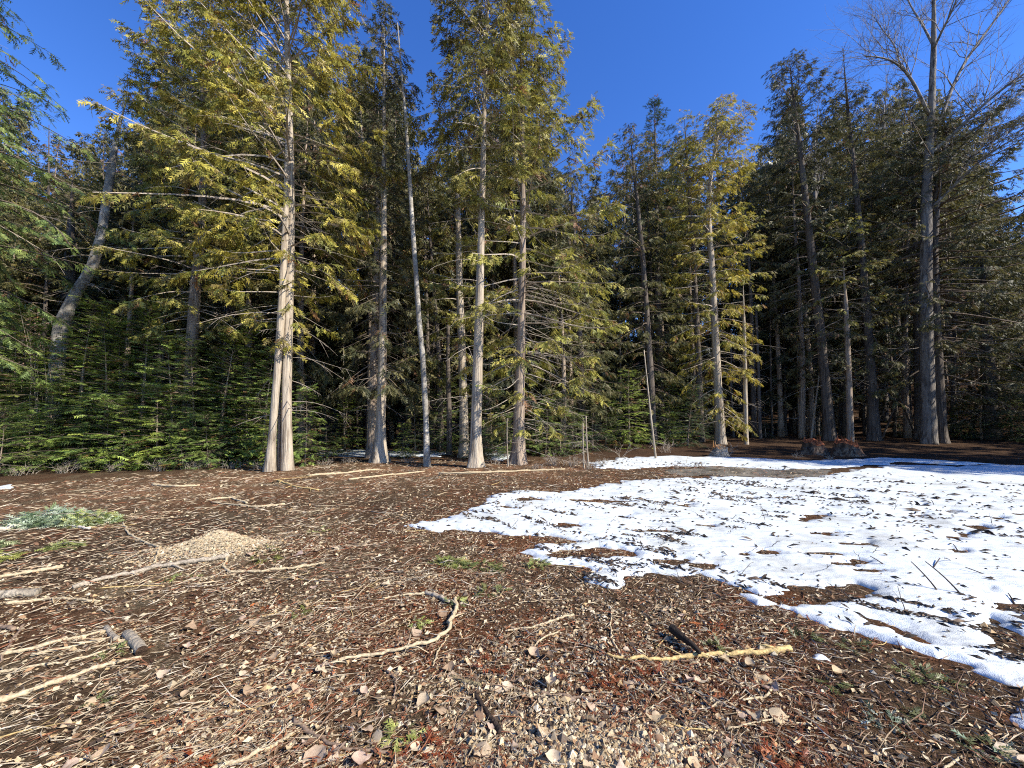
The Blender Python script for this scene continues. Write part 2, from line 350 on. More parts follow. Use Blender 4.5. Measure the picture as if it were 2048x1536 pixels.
# ------------------------------------------------------------------ snow outline (pixels of the photograph brought down to the ground)
def poly_ground(p): 
    a = np.array(p, float); x, y = _plane(a[:, 0], a[:, 1]); return np.stack([x, y], 1)
def sdf(x, y, poly):
    """signed distance, positive inside"""
    d = np.full(x.shape, 1e9); ins = np.zeros(x.shape, bool); n = len(poly)
    for i in range(n):
        a = poly[i]; b = poly[(i + 1) % n]; e = b - a
        t = sat(((x - a[0]) * e[0] + (y - a[1]) * e[1]) / (e @ e + 1e-12))
        d = np.minimum(d, np.hypot(x - a[0] - t * e[0], y - a[1] - t * e[1]))
        c = ((a[1] > y) != (b[1] > y)) & (x < (b[0] - a[0]) * (y - a[1]) / (b[1] - a[1] + 1e-12) + a[0]); ins ^= c
    return np.where(ins, d, -d)
SNOW = [poly_ground(p) for p in (
    [(815, 1049), (850, 1043), (905, 1036), (940, 1018), (985, 1002), (965, 991), (1040, 984), (1120, 987), (1180, 976), (1260, 963), (1340, 958), (1450, 952), (1560, 957), (1650, 951), (1700, 939),
     (1800, 930), (1900, 934), (2048, 930), (2500, 926), (3000, 1000), (3000, 1500), (2048, 1364), (1985, 1352), (1940, 1332), (1935, 1318), (1860, 1298), (1850, 1303), (1790, 1284), (1700, 1251), (1640, 1239), (1575, 1204),
     (1530, 1197), (1505, 1202), (1470, 1179), (1440, 1166), (1390, 1151), (1330, 1147), (1290, 1143), (1262, 1151), (1215, 1171), (1170, 1159), (1190, 1141), (1150, 1126), (1100, 1119), (1045, 1095),
     (1110, 1086), (1180, 1079), (1130, 1073), (1060, 1067), (950, 1058), (870, 1055)],
    [(1180, 926), (1240, 916), (1330, 913), (1420, 915), (1500, 917), (1620, 922), (1700, 918), (1800, 915), (2048, 918), (2500, 912), (2500, 927), (2048, 929), (1900, 930), (1800, 925), (1700, 934), (1650, 935), (1560, 937), (1450, 932), (1340, 931), (1250, 937), (1200, 936)],
    [(1972, 1406), (2020, 1388), (2100, 1385), (2150, 1470), (2040, 1452), (2000, 1432)],
    [(1592, 1287), (1625, 1281), (1643, 1290), (1640, 1298), (1662, 1306), (1652, 1319), (1612, 1308)],
    [(620, 912), (640, 901), (720, 899), (760, 903), (880, 902), (900, 905), (880, 914), (720, 914)],
    [(960, 908), (985, 900), (1020, 902), (1030, 916), (990, 921)],
    [(-40, 970), (12, 969), (22, 976), (0, 982), (-40, 984)])]
HOLES = [poly_ground(p) for p in (
    [(1085, 1104), (1130, 1094), (1200, 1091), (1268, 1098), (1262, 1112), (1180, 1113), (1110, 1111)],
    [(1525, 1190), (1600, 1169), (1700, 1163), (1745, 1180), (1690, 1193), (1600, 1201), (1545, 1203)],
    [(1930, 1206), (1990, 1196), (2060, 1198), (2160, 1220), (2060, 1229), (1990, 1223)],
    [(1925, 1241), (1960, 1231), (2010, 1260), (2060, 1290), (2100, 1325), (2048, 1311), (1985, 1291), (1935, 1263)],
    [(1570, 1038), (1610, 1028), (1650, 1026), (1640, 1036), (1600, 1043)],
    [(1700, 1222), (1740, 1228), (1800, 1252), (1850, 1280), (1820, 1276), (1760, 1248), (1720, 1240)])]
for cx, cy, rx, ry in ((1830, 1032, 20, 6), (1905, 1070, 30, 7), (1945, 1055, 26, 6), (1985, 1038, 16, 4), (1875, 1099, 28, 5), (1898, 1103, 20, 5), (1640, 1066, 36, 4), (1530, 1105, 24, 4),
                       (1690, 995, 20, 3), (1650, 1107, 62, 4), (1690, 1128, 50, 7), (1725, 1140, 34, 6), (1700, 1088, 36, 4), (1405, 1128, 30, 6), (1340, 1118, 40, 4), (1500, 995, 12, 2), (1370, 1010, 22, 5),
                       (1835, 1010, 10, 3), (1890, 1025, 16, 4), (2030, 1028, 20, 4), (1480, 1108, 14, 3), (1300, 1060, 40, 3), (1060, 1000, 40, 5), (1185, 1003, 70, 5), (1010, 1016, 30, 4), (1130, 1050, 30, 4),
                       (1400, 1050, 26, 3), (1250, 1032, 18, 3), (1580, 1178, 30, 6), (1960, 1178, 10, 3), (1870, 1230, 14, 3)):
    a = np.linspace(0, 2 * np.pi, 9)[:-1]; HOLES.append(poly_ground(np.stack([cx + rx * np.cos(a) * RNG.uniform(.7, 1.2, 8), cy + ry * np.sin(a) * RNG.uniform(.7, 1.2, 8)], 1)))
def snow_thick(x, y, relief=True):
    r = np.hypot(x, y)
    sx = .75 * x - .66 * y; sy = .66 * x + .75 * y                      # melt streaks run along sx
    wx = (fbm(x * 1.3 + 3, y * 1.3, 41, 3) - .5); 
    amp = np.clip(.035 * r, .05, .35)
    strk = fbm(sx * 1.1, sy * 5.5, 55, 3) - .5
    s = np.full(x.shape, -9.)
    for p in SNOW: s = np.maximum(s, sdf(x, y, p))
    main = s.copy()
    s = s + amp * (.9 * wx + 1.9 * strk) + .05 * (fbm(x * 9, y * 9, 77, 2) - .5)
    hn = np.clip(.012 * r, .02, .12) * 2 * (fbm(sx * 3, sy * 9, 58, 3) - .45)
    for p in HOLES: s = np.minimum(s, -sdf(x, y, p) * .8 + hn)
    s = s + np.clip(.008 * r, .02, .08) * 2 * (fbm(sx * 5, sy * 16, 59, 2) - .5)
    t = .030 * sat(s / .07) ** .7 + .012 * sat(s / .8) - .08 * sat(-s / .07)
    inside = sat(main / .3)
    if relief: t = t + inside * (.013 * (fbm(sx * 2.2, sy * 7, 91, 2) - .5) + .05 * (fbm(x * .8, y * .8, 93, 2) - .4))
    return t

def polar(azs, rs):
    A, R = np.meshgrid(azs, rs); x = R * np.sin(A); y = R * np.cos(A); n, m = A.shape
    i = np.arange(n - 1)[:, None] * m + np.arange(m - 1)[None, :]
    return x.ravel(), y.ravel(), np.stack([i, i + 1, i + m + 1, i + m], -1).reshape(-1, 4)
d2r = math.radians
az = np.r_[np.linspace(-180, -64, 40)[:-1], np.linspace(-64, 64, 360), np.linspace(64, 180, 40)[1:]] * math.pi / 180
rs = np.r_[.02, .5, .9, np.geomspace(1.25, 48, 280), np.geomspace(52, 900, 18)]
x, y, q = polar(az, rs)
z = gz(x, y)
# what lies on the ground: dark humus, rusty needles, tan chips
RUST, DARK, TAN, HUMUS, PINK = np.array((.155, .062, .026)), np.array((.048, .031, .020)), np.array((.29, .215, .125)), np.array((.115, .072, .041)), np.array((.30, .165, .09))
def ground_col(x, y):
    r = np.hypot(x, y); px = W / 2 + F * x / np.maximum(y, .1)
    n1 = fbm(x * 1.7, y * 1.7, 101, 4); n2 = fbm(x * 3.5 + 9, y * 3.5, 102, 3); n3 = fbm(x * .6, y * .6, 103, 3)
    c = HUMUS + (TAN * .62 - HUMUS) * (sat((n2 - .45) * 4) * sat((950 - px) / 700 + .25))[:, None]
    c = c + (RUST - c) * (sat((n1 - .44) * 5) * (.35 + .5 * sat((px - 500) / 700) * sat((6.5 - r) / 2)))[:, None]
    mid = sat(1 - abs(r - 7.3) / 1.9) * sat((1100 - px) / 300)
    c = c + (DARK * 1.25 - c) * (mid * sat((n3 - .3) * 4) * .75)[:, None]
    edge = sat(1 - abs(r - 12.2) / 2.8) * sat((1250 - px) / 200)
    c = c + (PINK - c) * (edge * sat((n1 - .34) * 3.5) * .85)[:, None]
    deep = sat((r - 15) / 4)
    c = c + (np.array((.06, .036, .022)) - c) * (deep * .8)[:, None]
    mo = np.exp(-(((x - MOUND[0]) / .6) ** 2 + ((y - MOUND[1]) / .42) ** 2)); pa = np.exp(-(((x - PATCH[0]) / .5) ** 2 + ((y - PATCH[1]) / .25) ** 2))
    c = c + (np.array((.33, .265, .175)) - c) * (sat(mo * 1.5) * sat((n2 - .25) * 3))[:, None]
    c = c + (np.array((.22, .18, .13)) - c) * (sat(pa * 1.2) * .8)[:, None]
    return c * (.72 + .62 * fbm(x * 14, y * 14, 107, 3))[:, None]
mg, n, l, b = mat_new('forest ground')
a = n.new('ShaderNodeAttribute'); a.attribute_name = 'col'; tc = n.new('ShaderNodeTexCoord')
s1 = noise_node(n, l, 26, 5, tc.outputs['Object'], .75); s2 = noise_node(n, l, 95, 3, tc.outputs['Object'], .8)
r1 = ramp(n, l, s1.outputs[0], [(.36, (.42,) * 3), (.66, (1.45,) * 3)]); r2 = ramp(n, l, s2.outputs[0], [(.38, (.45,) * 3), (.62, (1.25,) * 3), (.74, (2.3,) * 3)])
cc = mix(n, l, mix(n, l, a.outputs['Color'], r1.outputs[0], 1.0, 'MULTIPLY'), r2.outputs[0], 1.0, 'MULTIPLY')
l.new(cc, b.inputs['Base Color']); b.inputs['Roughness'].default_value = .95; b.inputs['Specular IOR Level'].default_value = .05
ad = n.new('ShaderNodeMath'); ad.operation = 'ADD'; l.new(s1.outputs[0], ad.inputs[0]); l.new(s2.outputs[0], ad.inputs[1]); bump(n, l, b, ad.outputs[0], 1.0, .03)
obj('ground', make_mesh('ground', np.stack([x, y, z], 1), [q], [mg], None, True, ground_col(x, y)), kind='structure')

# snow sheet
az = np.radians(np.r_[np.linspace(-58, -16, 60)[:-1], np.linspace(-16, 62, 600), np.linspace(62, 80, 24)[1:]]); rs = 1 / np.linspace(1 / 2.2, 1 / 22, 560)
x, y, q = polar(az, rs); t = snow_thick(x, y); keep = (t[q] > -.03).any(1); q = q[keep]
used = np.unique(q); remap = -np.ones(len(x), int); remap[used] = np.arange(len(used))
ms, n, l, b = mat_new('old snow')
tc = n.new('ShaderNodeTexCoord'); mp = n.new('ShaderNodeMapping'); mp.inputs['Rotation'].default_value = (0, 0, d2r(41)); mp.inputs['Scale'].default_value = (3.0, 14, 8); l.new(tc.outputs['Object'], mp.inputs[0])
s1 = noise_node(n, l, 1.0, 5, mp.outputs[0], .7); s2 = noise_node(n, l, 1.1, 3, tc.outputs['Object']); s3 = noise_node(n, l, 150, 2, tc.outputs['Object'])
dirt = ramp(n, l, s2.outputs[0], [(.50, (.64, .68, .68)), (.68, (.50, .51, .47))]); spk = ramp(n, l, s1.outputs[0], [(.30, (.42, .42, .40)), (.50, (1, 1, 1))])
grit = ramp(n, l, s3.outputs[0], [(.24, (.5, .47, .4)), (.33, (1, 1, 1))])
l.new(mix(n, l, mix(n, l, dirt.outputs[0], spk.outputs[0], .6, 'MULTIPLY'), grit.outputs[0], .7, 'MULTIPLY'), b.inputs['Base Color']); b.inputs['Roughness'].default_value = .55; b.inputs['Specular IOR Level'].default_value = .25
ad = n.new('ShaderNodeMath'); ad.operation = 'MULTIPLY_ADD'; l.new(s3.outputs[0], ad.inputs[0]); ad.inputs[1].default_value = .3; l.new(s1.outputs[0], ad.inputs[2]); bump(n, l, b, ad.outputs[0], .8, .02)
obj('snow', make_mesh('snow', np.stack([x, y, gz(x, y) + t], 1)[used], [remap[q]], [ms]), kind='structure')

# wet ice lying between the snow banks
pp = poly_ground([(1330, 938), (1400, 934), (1500, 934), (1640, 937), (1668, 942), (1640, 952), (1560, 957), (1450, 952), (1370, 950), (1330, 945)])
mi, n, l, b = mat_new('pond ice'); tc = n.new('ShaderNodeTexCoord'); s1 = noise_node(n, l, 1.5, 4, tc.outputs['Object'])
l.new(ramp(n, l, s1.outputs[0], [(.35, (.07, .062, .05)), (.6, (.24, .215, .175))]).outputs[0], b.inputs['Base Color']); b.inputs['Roughness'].default_value = .22; b.inputs['Specular IOR Level'].default_value = .5
bump(n, l, b, s1.outputs[0], .15, .02)
gx, gy = np.meshgrid(np.linspace(pp[:, 0].min() - .3, pp[:, 0].max() + .3, 120), np.linspace(pp[:, 1].min() - .3, pp[:, 1].max() + .3, 60)); x, y = gx.ravel(), gy.ravel()
s = sdf(x, y, pp) + .5 * (fbm(x * 1.2, y * 1.2, 12, 3) - .5); i = np.arange(59)[:, None] * 120 + np.arange(119)[None]; q = np.stack([i, i + 1, i + 121, i + 120], -1).reshape(-1, 4); q = q[(s[q] > 0).all(1)]
obj('pond_ice', make_mesh('pond_ice', np.stack([x, y, gz(x, y) + .012], 1), [q], [mi]), kind='structure')

# ------------------------------------------------------------------ the named trees
def hero(name, label, cat, pts, Y, rpx, prof, nb, st, seed, **k):
    base, P, R = trunk_px(pts, Y, rpx)
    pr = prof_px(prof, Y, base) if prof else ([0], [0])
    if k.get('dead'):
        d = k['dead']; zz = [pt(0, p, Y)[2] - base[2] for p in d[:2]]; k['dead'] = (min(zz), max(zz), d[2], d[3] * Y / F, d[4]) + tuple(d[5:])
    return tree(name, label, cat, base, P, R, pr, nb, st, seed, **k)
def S(base_, **k): r = dict(base_); r.update(k); return r

# big cedar of two joined stems left of centre
Y = 12.3
t = hero('cedar_tree', 'tall cedar with two pale joined stems, a dark split between them at the foot', 'tree',
         [(575, 940), (573, 880), (573.5, 800), (575, 700), (578, 580), (581, 420), (579, 250), (574, 60), (570, -230)], Y, [(940, 11.5), (880, 10), (800, 9), (600, 8.5), (480, 8.5), (330, 7.6), (200, 6.2), (0, 4.6), (-230, 1)],
         [(700, 10), (560, 120), (430, 230), (300, 245), (150, 200), (0, 165), (-120, 90), (-240, 10)], 230, S(ST_CEDAR, a0=(-.1, .8), t0=(.5, .12), bl=10.5), 21, bark=M_BARK_PALE, sides=24, flare=.18, dead=(850, 250, 46, 150, .013), asym=(math.pi, .12))
base = np.array(t.location); tb = base
def stem(pts, Y, rpx, label, mat, seed, flare=.15):
    b2, P, R = trunk_px(pts, Y, rpx); P = P + (b2 - tb)
    o = obj('trunk', trunk_mesh('trunk', P, R, 20, flare, mat, seed, rough=.06), t); o['label'] = label; return P, R
stem([(539, 945), (544, 880), (550, 800), (554.5, 745), (562, 640), (568, 520), (572, 400), (573, 280)], Y - .22, [(945, 11.5), (905, 8.5), (880, 7.2), (800, 6.8), (745, 6.6), (640, 7), (520, 6.6), (400, 5), (280, 2)], 'pale stem leaning out to the left', M_BARK_PALE, 22)
stem([(558, 941), (558.5, 870), (560.5, 780)], Y + .05, [(941, 5), (870, 3), (780, 1.2)], 'thin sliver of stem inside the split', M_BARK, 23, .3)
P = np.array([pt(a, b, Y - .26) for a, b in ((530, 945), (533, 915), (538, 888), (540, 868), (543, 840), (546, 812))]) - tb
g = Geo(); g.add(*tube(P, np.array([.05, .034, .03, .022, .026, .008]), 7, True, .45)); o = obj('split_wood', g.mesh('split_wood', [M_SPLIT]), t); o['label'] = 'orange split wood on the left stem'

hero('cedar_tree', 'straight cedar with a bare sunlit trunk and a broad crown, centre of the clearing edge', 'tree',
     [(950, 936), (953, 820), (957, 680), (961, 520), (965, 380), (968, 240), (974, 60), (980, -120)], 13.0, [(936, 12.90), (850, 10.75), (700, 9.46), (500, 7.31), (340, 5.59), (150, 3.87), (0, 2.24), (-120, 0.69)],
     [(420, 30), (340, 110), (250, 150), (160, 140), (60, 105), (-40, 60), (-125, 8)], 165, S(ST_CEDAR, t0=(.35, .1)), 31, bark=M_BARK_PALE, sides=22, flare=1.0, dead=(880, 400, 30, 110, .011))
hero('cedar_tree', 'flared cedar with long curved bare lower branches beside the snow edge', 'tree',
     [(1036, 928), (1038, 820), (1042, 680), (1045, 520), (1046, 400), (1044, 250), (1041, 100), (1040, 0)], 13.9, [(928, 14.28), (860, 11.76), (760, 9.66), (600, 7.14), (430, 5.88), (200, 3.78), (0, 0.67)],
     [(850, 60), (720, 130), (600, 160), (480, 175), (380, 150), (290, 125), (200, 105), (100, 75), (10, 8)], 165, S(ST_CEDAR, a0=(-.35, .75), u=.55, t0=(.66, .12)), 32, bark=M_BARK, sides=22, flare=1.1, dead=(900, 560, 62, 150, .011, 0.1), asym=(0.0, .12))
hero('cedar_tree', 'narrow dense cedar spire rising behind the thin pale snag', 'tree',
     [(759, 916), (763, 800), (766, 640), (767, 480), (768, 300), (768, 120), (768, 5)], 14.4, [(916, 13.94), (840, 9.02), (700, 8.20), (560, 7.38), (400, 5.74), (200, 3.28), (5, 0.57)],
     [(760, 90), (640, 100), (520, 85), (400, 75), (280, 72), (180, 62), (90, 40), (10, 6)], 190, S(ST_CEDAR, a0=(-.3, .9), t0=(.4, .05), pal='cedar_dark', bl=8), 33, bark=M_BARK_PALE, sides=20, flare=1.2, dead=(820, 480, 22, 80, .011))
hero('cedar_tree', 'shorter greyish trunk standing close behind the narrow cedar spire', 'tree',
     [(743, 906), (746, 780), (750, 620), (754, 460), (756, 320), (757, 220)], 16.2, [(906, 10), (840, 8), (700, 7), (500, 5.5), (320, 3), (220, .7)],
     [(560, 60), (460, 70), (360, 60), (280, 40), (225, 8)], 70, S(ST_CEDAR, pal='cedar_dark'), 34, bark=M_BARK, flare=1.0, dead=(820, 560, 12, 70, .01))
hero('cedar_tree', 'cedar with a dappled trunk just behind the central straight cedar', 'tree',
     [(929, 910), (927, 800), (923, 680), (918, 540), (916, 420), (914, 300), (912, 200)], 16.5, [(910, 10), (820, 8.5), (650, 7.5), (500, 6), (350, 4), (200, .7)],
     [(760, 60), (620, 75), (500, 80), (400, 70), (300, 45), (205, 6)], 100, S(ST_CEDAR, t0=(.5, .1)), 35, bark=M_BARK_PALE, flare=.9, dead=(860, 560, 22, 70, .01))
hero('dead_tree', 'thin pole of a tree in shade left of the dappled cedar trunk', 'tree',
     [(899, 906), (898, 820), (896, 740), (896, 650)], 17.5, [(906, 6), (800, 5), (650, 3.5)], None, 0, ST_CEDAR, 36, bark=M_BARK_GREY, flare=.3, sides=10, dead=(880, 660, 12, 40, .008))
# thin bare snag
hero('dead_tree', 'thin bare pale birch snag leaning left, sharp broken top above the crowns', 'snag',
     [(854, 928), (852, 840), (846, 720), (838, 640), (830, 520), (824, 440), (817, 320), (811, 230), (803, 150), (799, 95), (795, 46)], 13.3, [(928, 6.56), (860, 5.33), (700, 5.33), (500, 4.76), (350, 3.77), (230, 2.95), (150, 2.13), (46, 0.98)],
     None, 0, ST_CEDAR, 37, bark=M_BIRCH, flare=.6, sides=14, dead=(330, 120, 14, 60, .012))
# left group
hero('leaning_snag', 'curved pale broken trunk leaning right with a snapped top against the sky', 'snag',
     [(100, 905), (112, 760), (122, 650), (150, 590), (183, 540), (203, 470), (212, 410), (222, 340), (234, 270), (246, 225), (254, 195)], 14.6, [(905, 12.60), (760, 11.76), (650, 11.76), (560, 9.24), (480, 7.56), (350, 6.72), (270, 5.46), (195, 4.20)],
     [(240, 60), (215, 45), (196, 20)], 9, S(ST_CEDAR, t0=(.2, .1)), 38, bark=M_BIRCH, flare=.5, sides=18, dead=(660, 330, 26, 80, .016))
hero('cedar_tree', 'grey upright trunk half hidden beside the curved broken snag', 'tree',
     [(128, 905), (132, 760), (138, 600), (142, 450), (146, 330)], 16.8, [(905, 12), (600, 10), (450, 6), (330, 1)],
     [(620, 50), (500, 70), (420, 60), (340, 10)], 46, S(ST_CEDAR, pal='cedar_dark'), 39, bark=M_BARK_GREY, dead=(800, 480, 26, 70, .01))
hero('cedar_tree', 'dark leaning trunk with a shaggy crown between the saplings and the two stemmed cedar', 'tree',
     [(372, 900), (378, 800), (384, 680), (392, 560), (404, 440), (408, 300), (404, 150), (400, 20)], 14.8, [(900, 12.75), (800, 11.05), (640, 9.78), (500, 7.65), (300, 5.10), (20, 0.68)],
     [(700, 60), (560, 110), (430, 130), (300, 150), (180, 130), (80, 75), (24, 8)], 150, S(ST_CEDAR, t0=(.45, .1)), 40, bark=M_BARK, sides=18, dead=(820, 460, 24, 90, .012))
hero('fir_tree', 'blue green fir tip behind the curved broken snag', 'tree',
     [(205, 890), (206, 600), (207, 305)], 18.5, [(890, 9), (600, 6), (305, .6)], [(840, 60), (700, 80), (560, 82), (440, 62), (370, 40), (310, 5)], 130, S(ST_HEM, pal='fir', a0=(-.1, .6)), 41, bark=M_BARK_GREY, fol=M_HEM)
hero('dead_tree', 'sparse brown topped dead tree far behind the left saplings', 'snag',
     [(95, 885), (96, 560), (98, 250)], 24, [(885, 5), (560, 3.4), (250, .5)], None, 0, ST_CEDAR, 42, bark=M_BARK_GREY, flare=.2, sides=8, dead=(560, 255, 46, 36, .010))
hero('hemlock_tree', 'dark hemlock cut off by the left edge, with lit lower boughs', 'tree',
     [(-95, 958), (-97, 700), (-100, 400), (-100, 100), (-100, -250)], 11.3, [(958, 22), (700, 18), (400, 14), (100, 9), (-250, 1)],
     [(700, 150), (560, 200), (440, 260), (340, 250), (220, 200), (100, 180), (-60, 110), (-250, 8)], 150, S(ST_HEM, pal='hem', bdroop=.4, fdroop=.4, flat=.8, fl=.27, bl=8, a0=(-.25, .5)), 43, bark=M_BARK_GREY, fol=M_HEM, dead=(460, 40, 16, 220, .018, 0.0))
# middle right
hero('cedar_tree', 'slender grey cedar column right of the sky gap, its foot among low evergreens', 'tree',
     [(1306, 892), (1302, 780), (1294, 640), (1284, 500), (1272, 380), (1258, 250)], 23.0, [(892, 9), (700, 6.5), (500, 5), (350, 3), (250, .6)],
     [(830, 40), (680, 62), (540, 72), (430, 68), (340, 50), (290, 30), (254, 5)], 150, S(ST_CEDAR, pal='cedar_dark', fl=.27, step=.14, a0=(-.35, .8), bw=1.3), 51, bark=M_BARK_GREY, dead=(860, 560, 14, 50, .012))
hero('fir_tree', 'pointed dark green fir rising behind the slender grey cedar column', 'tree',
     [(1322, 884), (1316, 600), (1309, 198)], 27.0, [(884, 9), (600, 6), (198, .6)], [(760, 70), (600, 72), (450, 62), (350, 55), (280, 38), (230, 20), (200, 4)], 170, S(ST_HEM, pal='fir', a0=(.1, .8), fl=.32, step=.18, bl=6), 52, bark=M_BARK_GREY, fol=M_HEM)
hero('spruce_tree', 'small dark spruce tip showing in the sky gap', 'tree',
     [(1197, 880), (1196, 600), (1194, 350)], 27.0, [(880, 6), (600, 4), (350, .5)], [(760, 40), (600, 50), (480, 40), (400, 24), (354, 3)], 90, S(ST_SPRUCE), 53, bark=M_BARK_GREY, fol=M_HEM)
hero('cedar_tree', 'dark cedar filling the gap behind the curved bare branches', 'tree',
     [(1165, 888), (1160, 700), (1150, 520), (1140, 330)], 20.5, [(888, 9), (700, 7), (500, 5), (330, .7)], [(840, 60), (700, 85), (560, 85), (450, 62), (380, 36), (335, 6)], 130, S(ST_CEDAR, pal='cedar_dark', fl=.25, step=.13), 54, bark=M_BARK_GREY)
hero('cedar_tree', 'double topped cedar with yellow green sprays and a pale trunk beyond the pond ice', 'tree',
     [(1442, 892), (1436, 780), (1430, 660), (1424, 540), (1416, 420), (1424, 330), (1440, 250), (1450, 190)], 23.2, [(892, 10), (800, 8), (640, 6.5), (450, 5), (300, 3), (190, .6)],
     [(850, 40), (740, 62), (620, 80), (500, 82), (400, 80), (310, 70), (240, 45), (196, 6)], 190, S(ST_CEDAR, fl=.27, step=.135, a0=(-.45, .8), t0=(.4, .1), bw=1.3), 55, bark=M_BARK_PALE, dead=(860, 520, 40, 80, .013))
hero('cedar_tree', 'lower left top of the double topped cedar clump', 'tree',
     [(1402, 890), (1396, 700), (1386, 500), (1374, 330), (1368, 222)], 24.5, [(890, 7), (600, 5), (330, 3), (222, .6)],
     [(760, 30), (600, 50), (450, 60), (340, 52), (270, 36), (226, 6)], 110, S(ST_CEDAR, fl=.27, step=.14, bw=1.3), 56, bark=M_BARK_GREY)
hero('dead_tree', 'slim pale pole standing between the double topped cedar and the stumps', 'snag',
     [(1492, 892), (1491, 800), (1489, 680), (1486, 560)], 23.0, [(892, 4.5), (700, 3.4), (560, 2)], [(690, 40), (560, 55), (500, 50), (440, 30)], 24, S(ST_CEDAR, fl=.27, step=.14), 57, bark=M_BARK_PALE, flare=.3, sides=8, dead=(860, 580, 16, 60, .01))
hero('cedar_tree', 'tall shaded cedar with rounded top, left one of the right hand wood', 'tree',
     [(1660, 884), (1652, 780), (1640, 660), (1622, 500), (1606, 350), (1588, 200), (1577, 110)], 25.5, [(884, 11.05), (780, 8.50), (660, 8.07), (500, 6.80), (300, 4.25), (110, 0.68)],
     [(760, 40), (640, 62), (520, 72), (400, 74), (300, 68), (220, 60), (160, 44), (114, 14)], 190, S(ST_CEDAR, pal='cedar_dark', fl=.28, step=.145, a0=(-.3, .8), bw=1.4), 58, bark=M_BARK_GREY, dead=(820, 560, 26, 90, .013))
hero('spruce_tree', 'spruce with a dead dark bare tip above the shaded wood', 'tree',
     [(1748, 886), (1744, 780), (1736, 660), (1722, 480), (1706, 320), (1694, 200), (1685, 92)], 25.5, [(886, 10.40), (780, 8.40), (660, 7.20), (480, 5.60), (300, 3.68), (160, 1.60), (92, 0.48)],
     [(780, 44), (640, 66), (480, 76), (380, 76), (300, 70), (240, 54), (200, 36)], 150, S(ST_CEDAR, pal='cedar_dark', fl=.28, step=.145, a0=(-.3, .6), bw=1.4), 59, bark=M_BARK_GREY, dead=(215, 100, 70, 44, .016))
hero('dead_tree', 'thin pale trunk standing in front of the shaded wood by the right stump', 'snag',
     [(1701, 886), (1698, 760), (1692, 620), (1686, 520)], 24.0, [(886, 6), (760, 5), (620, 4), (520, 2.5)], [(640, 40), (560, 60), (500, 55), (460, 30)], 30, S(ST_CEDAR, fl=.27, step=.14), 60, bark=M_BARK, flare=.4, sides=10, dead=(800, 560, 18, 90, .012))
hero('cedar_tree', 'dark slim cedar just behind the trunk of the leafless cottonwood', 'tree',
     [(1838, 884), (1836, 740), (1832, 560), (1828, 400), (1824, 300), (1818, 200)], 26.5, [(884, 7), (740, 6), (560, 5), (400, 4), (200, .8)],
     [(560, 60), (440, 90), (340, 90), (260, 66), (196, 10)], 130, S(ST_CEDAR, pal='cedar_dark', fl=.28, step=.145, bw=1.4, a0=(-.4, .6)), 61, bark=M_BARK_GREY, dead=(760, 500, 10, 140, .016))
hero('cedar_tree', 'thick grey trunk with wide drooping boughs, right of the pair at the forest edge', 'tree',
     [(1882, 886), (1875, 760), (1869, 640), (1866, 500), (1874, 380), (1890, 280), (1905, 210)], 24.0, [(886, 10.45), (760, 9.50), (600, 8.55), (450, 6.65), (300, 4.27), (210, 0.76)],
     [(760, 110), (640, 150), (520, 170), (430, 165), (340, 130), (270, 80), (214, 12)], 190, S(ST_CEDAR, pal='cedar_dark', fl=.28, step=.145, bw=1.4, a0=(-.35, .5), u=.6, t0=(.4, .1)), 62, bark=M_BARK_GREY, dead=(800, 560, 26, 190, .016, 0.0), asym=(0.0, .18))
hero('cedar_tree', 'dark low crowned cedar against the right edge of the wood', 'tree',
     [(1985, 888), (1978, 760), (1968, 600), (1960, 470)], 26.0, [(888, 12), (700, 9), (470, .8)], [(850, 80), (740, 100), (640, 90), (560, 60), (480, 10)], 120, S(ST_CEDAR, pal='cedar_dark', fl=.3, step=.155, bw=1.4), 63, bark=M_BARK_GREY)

# leafless cottonwood
def bare_tree(label, base, trunkP, trunkR, limbs, seed, depth=4, mat=None, cat='tree', name='bare_tree', sc_=1.0, limbm=None):
    rg = np.random.default_rng(seed); root = obj(name, None, None, base, label, cat)
    obj('trunk', trunk_mesh('trunk', trunkP, trunkR, 14, .4, mat, seed), root)
    def grow(g, p, d, L, r, lv):
        n = 6 if lv > 1 else 4; P = [p]; q = p.copy(); dd = d.copy()
        for i in range(n - 1):
            dd = norm(dd + rg.normal(0, .16, 3) + np.array([0, 0, .07])); q = q + dd * L / (n - 1); P.append(q.copy())
        P = np.array(P); g.add(*tube(P, np.linspace(r, r * .55, n), 6 if lv > 2 else 3, False))
        if lv <= 0: return
        for k in range(rg.integers(3, 5) if lv > 1 else rg.integers(3, 6)):
            i = rg.integers(1, n); dirn = norm(norm(P[i] - P[i - 1]) + rg.normal(0, .55, 3))
            grow(g, P[i], dirn, L * rg.uniform(.45, .75), r * rg.uniform(.35, .55), lv - 1)
        grow(g, P[-1], dd, L * .7, r * .55, lv - 1)
    for lp, lr in limbs:
        g = Geo(); P = resample(lp, 14); g.add(*tube(P, np.linspace(lr, lr * .3, 14), 7, True, .06))
        for i in range(3, 14):
            for _ in range(2):
                d = norm(norm(P[i] - P[i - 1]) * .8 + rg.normal(0, .5, 3) + np.array([0, 0, .15])); grow(g, P[i], d, rg.uniform(1.2, 2.4) * sc_, lr * (1 - i / 16) * .36 + .006, depth - 2)
        o = obj('limb', g.mesh('limb', [limbm or mat]), root)
    return root
Yc = 23.4
base, P, R = trunk_px([(1858, 888), (1854, 740), (1851, 560), (1853, 380), (1862, 240), (1868, 80), (1866, -160)], Yc, [(888, 12), (740, 10.5), (560, 9.5), (380, 8), (240, 6), (80, 4), (-160, 1)])
